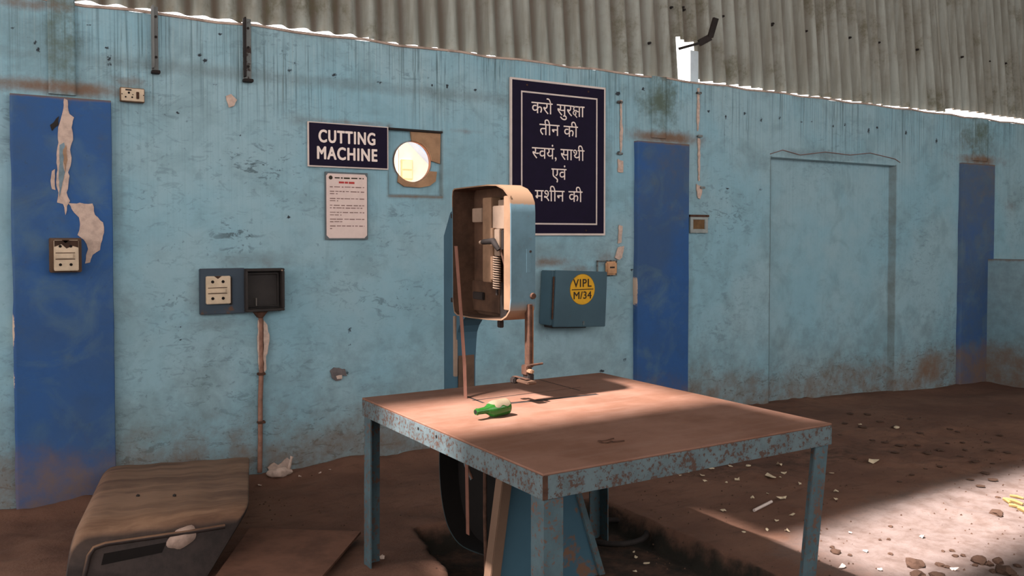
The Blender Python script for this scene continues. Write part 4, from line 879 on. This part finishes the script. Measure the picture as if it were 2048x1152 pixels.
for u, v in ((.30, .33), (.52, .28)):
    p = FTL.lerp(FTR, u).lerp(BTL.lerp(BTR, u), v); bm = bmesh.new(); bmesh.ops.create_icosphere(bm, subdivisions=1, radius=.010, matrix=Matrix.Translation(p)); obj('rivet', bm, M_dark, t)
# flat plate on the floor whose far edge stands over a gap
p0 = [G(500, 1075), G(722, 1082), G(664, 1152), G(640, 1180), G(420, 1190)]
zz = max(fz(*p) for p in p0)
bm = prism([(p[0], p[1]) for p in p0], 'z', .040, .052); o = obj('floor_plate', bm, plain('dusty_plate', (112, 78, 62), .9, .2, scale=6), None, None, .003); tag(o, 'flat dusty steel plate on the floor between cover and table leg', 'plate')
# ------------------------------------------------------------------ debris
def stone_mesh(i, flat=.6):
    bm = bmesh.new(); bmesh.ops.create_icosphere(bm, subdivisions=2, radius=1.)
    for v in bm.verts:
        n = mnoise.noise(v.co*1.3+Vector((i*5.1, 0, 0))); v.co *= 1+.5*n; v.co.z *= flat
        v.co.z = max(v.co.z, -.35)
    me = bpy.data.meshes.new('clod'); bm.to_mesh(me); bm.free(); me.materials.append(M_stone); return me
SM = [stone_mesh(i) for i in range(6)]
REP = []
def clod(px, py, size, label, m=0, group=None, name='clod', cat='clod', flat=1.):
    x, y = G(px, py+size*.25); z = fz(x, y); d = math.sqrt(x*x+y*y+2.56); r = size*d/F/2
    o = bpy.data.objects.new(name, SM[m % 6]); o.location = (x, y, z+.25*r); o.scale = (r, r*random.uniform(.8, 1.1), r*flat*random.uniform(.8, 1.1)); o.rotation_euler = (0, 0, random.uniform(0, 6.28)); C.objects.link(o); tag(o, label, cat, group)
    if group: REP.append((o, px, py, name))
    return o
big = [(1829,1123,30,'largest dark clod near the lower right, on the bright concrete'),(1992,1025,22,'dark round clod alone on bright concrete beside the yellow wood scraps'),
 (1881,1125,16,'grey brown clod just right of the largest clod'),(1957,1115,25,'flat olive brown clod left of a tight pair, lower right'),(1979,1123,15,'small dark clod of the pair, nearer the camera'),(1996,1117,19,'dark clod of the pair, at the right'),
 (2012,1136,30,'long crumbly dark clod at the lower right corner'),(1836,1144,26,'flat dark clod in front of the largest clod'),(1876,1147,25,'crumbly dark clod at the bottom edge, right of the flat one'),(1671,1100,18,'pair-shaped brown clod beside the right front table leg')]
for i, (a, b, s, l) in enumerate(big): clod(a, b, s, l, i)
for i, (a, b, s) in enumerate([(1905,1099,10),(1886,1099,8),(1781,1104,9),(1781,1050,9),(1664,1091,9),(1911,1109,10),(1927,1110,9),(1777,1077,8),(1996,995,8),(1893,1129,12),(1760,1078,6),(1700,1108,8),(1950,1128,10),(1985,1140,12),(2035,1128,12),(2030,1148,14)]):
    clod(a, b, s, 'small dark crumb of earth on the sunlit concrete', i, 'small crumbs on the sunlit concrete', 'crumb', 'crumb')
for i, (a, b, s) in enumerate([(1799,965,10),(1824,953,12),(1851,940,8),(1985,930,9),(1925,885,12),(1895,888,10),(1700,826,14),(1735,826,16),(1760,842,14),(1725,852,18),(1690,845,14),(1790,853,16),(1820,838,12),(1900,857,14),(1915,861,12),(1800,890,16),(1835,892,14),(1880,902,16),(1855,911,18),(1920,915,14),(1950,925,16),(1970,944,16),(1985,958,20),(1940,960,14),(1960,972,18),(1880,934,12),(1770,885,14),(1745,880,12),(1710,920,10),(1930,900,12),(2000,868,12),(2015,910,14),(1975,885,12),(1790,905,16),(1840,870,14),(2020,825,9),(1680,872,10),(1985,905,12)]):
    zone = 0 if a < 1770 and b < 880 else (1 if b < 880 else (2 if b < 925 else 3))
    clod(a, b, s*.85, ['flat dark clump close behind the right table corner', 'flat dark clump in the trampled earth midway to the far wall', 'flat dark clump in the middle of the trampled earth', 'flat dark clump near the edge of the sunlit concrete'][zone], i, ['clumps behind the right table corner', 'clumps towards the far wall', 'clumps in the middle of the trampled earth', 'clumps by the sunlit edge'][zone], 'earth_clump', 'clod', .35)
def chip(px, py, size, label, group=None, m=M_chip, name='scrap', cat='scrap'):
    x, y = G(px, py); z = fz(x, y)+.002; r = size*math.sqrt(x*x+y*y+2.56)/F/2; bm = bmesh.new(); n = 7
    lo = []; hi = []
    for k_ in range(n):
        a_ = 6.283*k_/n; q = r*random.uniform(.55, 1.25); p = Vector((q*math.cos(a_), q*math.sin(a_)*.75, abs(random.gauss(0, .35))*r)); lo.append(bm.verts.new(p)); hi.append(bm.verts.new(p+Vector((0, 0, .003))))
    c0 = bm.verts.new((0, 0, r*.4)); c1 = bm.verts.new((0, 0, r*.4+.003))
    for k_ in range(n): j = (k_+1) % n; bm.faces.new((c1, hi[k_], hi[j])); bm.faces.new((c0, lo[j], lo[k_])); bm.faces.new((lo[k_], lo[j], hi[j], hi[k_]))
    o = obj(name, bm, m); o.location = (x, y, z); o.rotation_euler.z = random.uniform(0, 6); tag(o, label, cat, group)
    if group: REP.append((o, px, py, 'plaster_crumb' if m is M_plaster else name))
    return o
for a, b, s, l in [(1541,961,22,'largest torn pale scrap between the table and its right front leg'),(1747,929,22,'wide pale scrap beyond the right front table leg'),(1565,1005,18,'pale crumpled scrap behind the white stick'),(1424,941,15,'pale scrap close under the right front table edge'),(1294,1083,14,'white chip under the table in the sunken bay'),(1663,952,10,'small white chip just right of the right front table leg, upper'),(1672,987,12,'flat white chip right of the table leg, middle'),(1673,1004,12,'tan scrap right of the table leg, lowest of three')]: chip(a, b, s, l)
for a, b, s in [(1404,955,13),(1410,965,10),(1475,963,13),(1568,952,12),(1559,934,16),(1497,937,12),(1446,1023,14),(1552,1043,10),(1585,1032,12),(1534,1061,10),(1574,1063,10),(1488,1064,7),(1720,850,8),(1793,858,14),(1461,935,8),(1375,948,8),(1360,955,7),(1453,968,7),(1505,1000,9),(1600,975,10),(1535,993,6),(1272,1070,10),(1268,1060,7),(1100+170,1096,8),(1560,962,7)]:
    chip(a, b, s, 'little torn pale scrap scattered on the dirt right of the table', 'pale scraps on the dirt')
for a, b, s, l in [(1732,1102,12,'whitish flake midway between table leg and largest clod'),(1907,1137,14,'pale flake among the crumbly clods at the bottom right'),(1845,1074,14,'broad whitish flake in the middle of the sunlit concrete'),(1700,1062,8,'tiny whitish flake at the shadow edge near the table leg'),(1685,1135,14,'whitish flake at the bottom edge beside the table leg'),(1760,1140,10,'whitish flake at the bottom edge left of the largest clod')]: chip(a, b, s, l, None, M_white, 'flake')
for a, b, s in [(625,1140,14),(712,1075,7),(765,1122,16),(540,948,10),(520,975,8),(600,960,8),(640,955,8),(700,925,10),(745,935,10),(660,950,6),(785,915,8),(808,905,8)]: chip(a, b, s, 'little pale plaster crumb on the dirt left of the table', 'plaster crumbs along the wall foot', M_plaster, 'plaster_crumb')
for i, (a, b) in enumerate([((575,925),(582,958)),]):
    pass
# lump of white filler with a stalk at the wall foot
x, y = G(560, 955); y = 5.52; x = W(560, 950, 5.52)[0]; z = fz(x, y); bm = bmesh.new(); bmesh.ops.create_icosphere(bm, subdivisions=3, radius=.07, matrix=Matrix.Translation((0, 0, .02)) @ Matrix.Diagonal((1.2, .6, .45, 1)))
for v in bm.verts: v.co += v.co.normalized()*mnoise.noise(v.co*30)*.02
tube(bm, [(.05, 0, .02), (.065, 0, .06), (.075, 0, .10), (.08, 0, .115)], [.014, .010, .009, .012], 7)
o = obj('plaster_lump', bm, M_plaster, None, 180); o.location = (x, y, z); tag(o, 'pale plaster lump with a stalk at the wall foot by the conduit', 'plaster lump')
# stick
a = Vector((*G(1508, 1025), 0)); b = Vector((*G(1543, 1010), 0)); a.z = fz(a.x, a.y)+.012; b.z = fz(b.x, b.y)+.012
o = obj('stick', T([a, b], .009, 8), M_white, None, 60); tag(o, 'short white stick lying on the dirt right of the table', 'stick')
for i, (a, b, c) in enumerate([((2012,1004),(2046,1012),.014), ((2018,1014),(2042,1018),.012), ((2020,994),(2047,999),.010), ((2038,1020),(2052,1026),.016), ((2008,1003),(2020,1010),.012)]):
    p = Vector((*G(*a), 0)); q_ = Vector((*G(*b), 0)); p.z = fz(p.x, p.y)+c*.7; q_.z = fz(q_.x, q_.y)+c*.7
    o = obj('wood_scrap', T([p, p.lerp(q_, .5)+Vector((0, 0, .004)), q_], [c*.9, c, c*.7], 6), M_wood); tag(o, ['longest yellow wood splinter at the right edge, middle of the heap', 'dark-edged yellow splinter just below the longest one', 'thin yellow splinter at the back of the heap by the right edge', 'lowest yellow wood scrap, cut by the right photo edge', 'leftmost short yellow splinter of the heap at the right edge'][i], 'wood scrap')
# hoop under the table
gx, gy = G(1222, 1070, -.09); bm = bmesh.new(); tube(bm, [(gx+.20*math.cos(a), gy+.20*math.sin(a), -.07) for a in np.linspace(0, 2*math.pi, 40)], .016, 8)
o = obj('hoop', bm, M_dark, None, 60); tag(o, 'dark hoop lying in the sunken bay under the table', 'hoop')
# fine gravel: nobody could count it
bm = bmesh.new()
for i in range(2600):
    if i < 1700: x = random.uniform(3.0, 7.2); y = random.uniform(2.2, 4.9)
    else: x = random.uniform(.3, 3.1); y = random.uniform(3.2, 5.5)
    if random.random() > .35+.65*mnoise.noise(Vector((x*1.7, y*1.7, 0))): 
        continue
    r = random.uniform(.003, .010)*(1 if x > 3 else .8); z = fz(x, y); vs = [bm.verts.new((x+r*random.uniform(.6, 1.2)*math.cos(a_), y+r*random.uniform(.6, 1.2)*math.sin(a_), z-.001)) for a_ in (0, 1.6, 3.1, 4.7)]; tp = bm.verts.new((x, y, z+r*.9))
    for j in range(4): bm.faces.new((vs[j], vs[(j+1) % 4], tp))
o = obj('gravel', bm, M_stone); tag(o, 'fine dark grit strewn over the dirt floor', 'gravel', None, 'stuff')
# keep dark hole materials truly dark and drop unused data

# each scattered bit says where it lies, from the things around it
LM = {'crumb': ('small dark crumb', [('the largest clod', 1829, 1123), ('the lone clod by the wood scraps', 1992, 1025), ('the right front table leg', 1640, 1095), ('the long crumbly corner clod', 2012, 1136)]),
      'earth_clump': ('flat dark clump', [('the right table corner', 1665, 848), ('the foot of the low partition', 1985, 772), ('the wide pale scrap', 1747, 929), ('the yellow wood scraps', 2025, 1005), ('the bricked-up doorway', 1780, 790)]),
      'scrap': ('torn pale scrap', [('the white stick', 1525, 1018), ('the largest torn scrap', 1541, 961), ('the right front table leg', 1622, 1010), ('the scrap under the table edge', 1424, 941), ('the wide pale scrap', 1747, 929), ('the white chip under the table', 1294, 1083)]),
      'plaster_crumb': ('little plaster crumb', [('the stalked plaster lump', 560, 948), ('the left table leg', 742, 1110), ('the floor plate', 600, 1110), ('the band saw base', 880, 960)])}
buck = {}
for o, px, py, kind in REP:
    look, marks = LM[kind]; d, nm, mx, my = min((math.hypot(px-mx, (py-my)*2), nm, mx, my) for nm, mx, my in marks)
    dx, dy = px-mx, (py-my)*2; side = ('left of' if dx < 0 else 'right of') if abs(dx) >= abs(dy) else ('behind' if dy < 0 else 'in front of')
    buck.setdefault((look, side, nm), []).append((d, o.name, o))
for (look, side, nm), L in buck.items():
    for i, (d, _, o) in enumerate(sorted(L, key=lambda q: q[:2])):
        o['label'] = f"{look} {side} {nm}" + ('' if len(L) == 1 else ', ' + ['nearest', 'second nearest', 'third nearest', 'fourth nearest', 'fifth nearest', 'sixth nearest', 'seventh nearest', 'eighth nearest', 'ninth nearest', 'tenth nearest', 'eleventh nearest', 'twelfth nearest'][min(i, 11)] + ' to it')
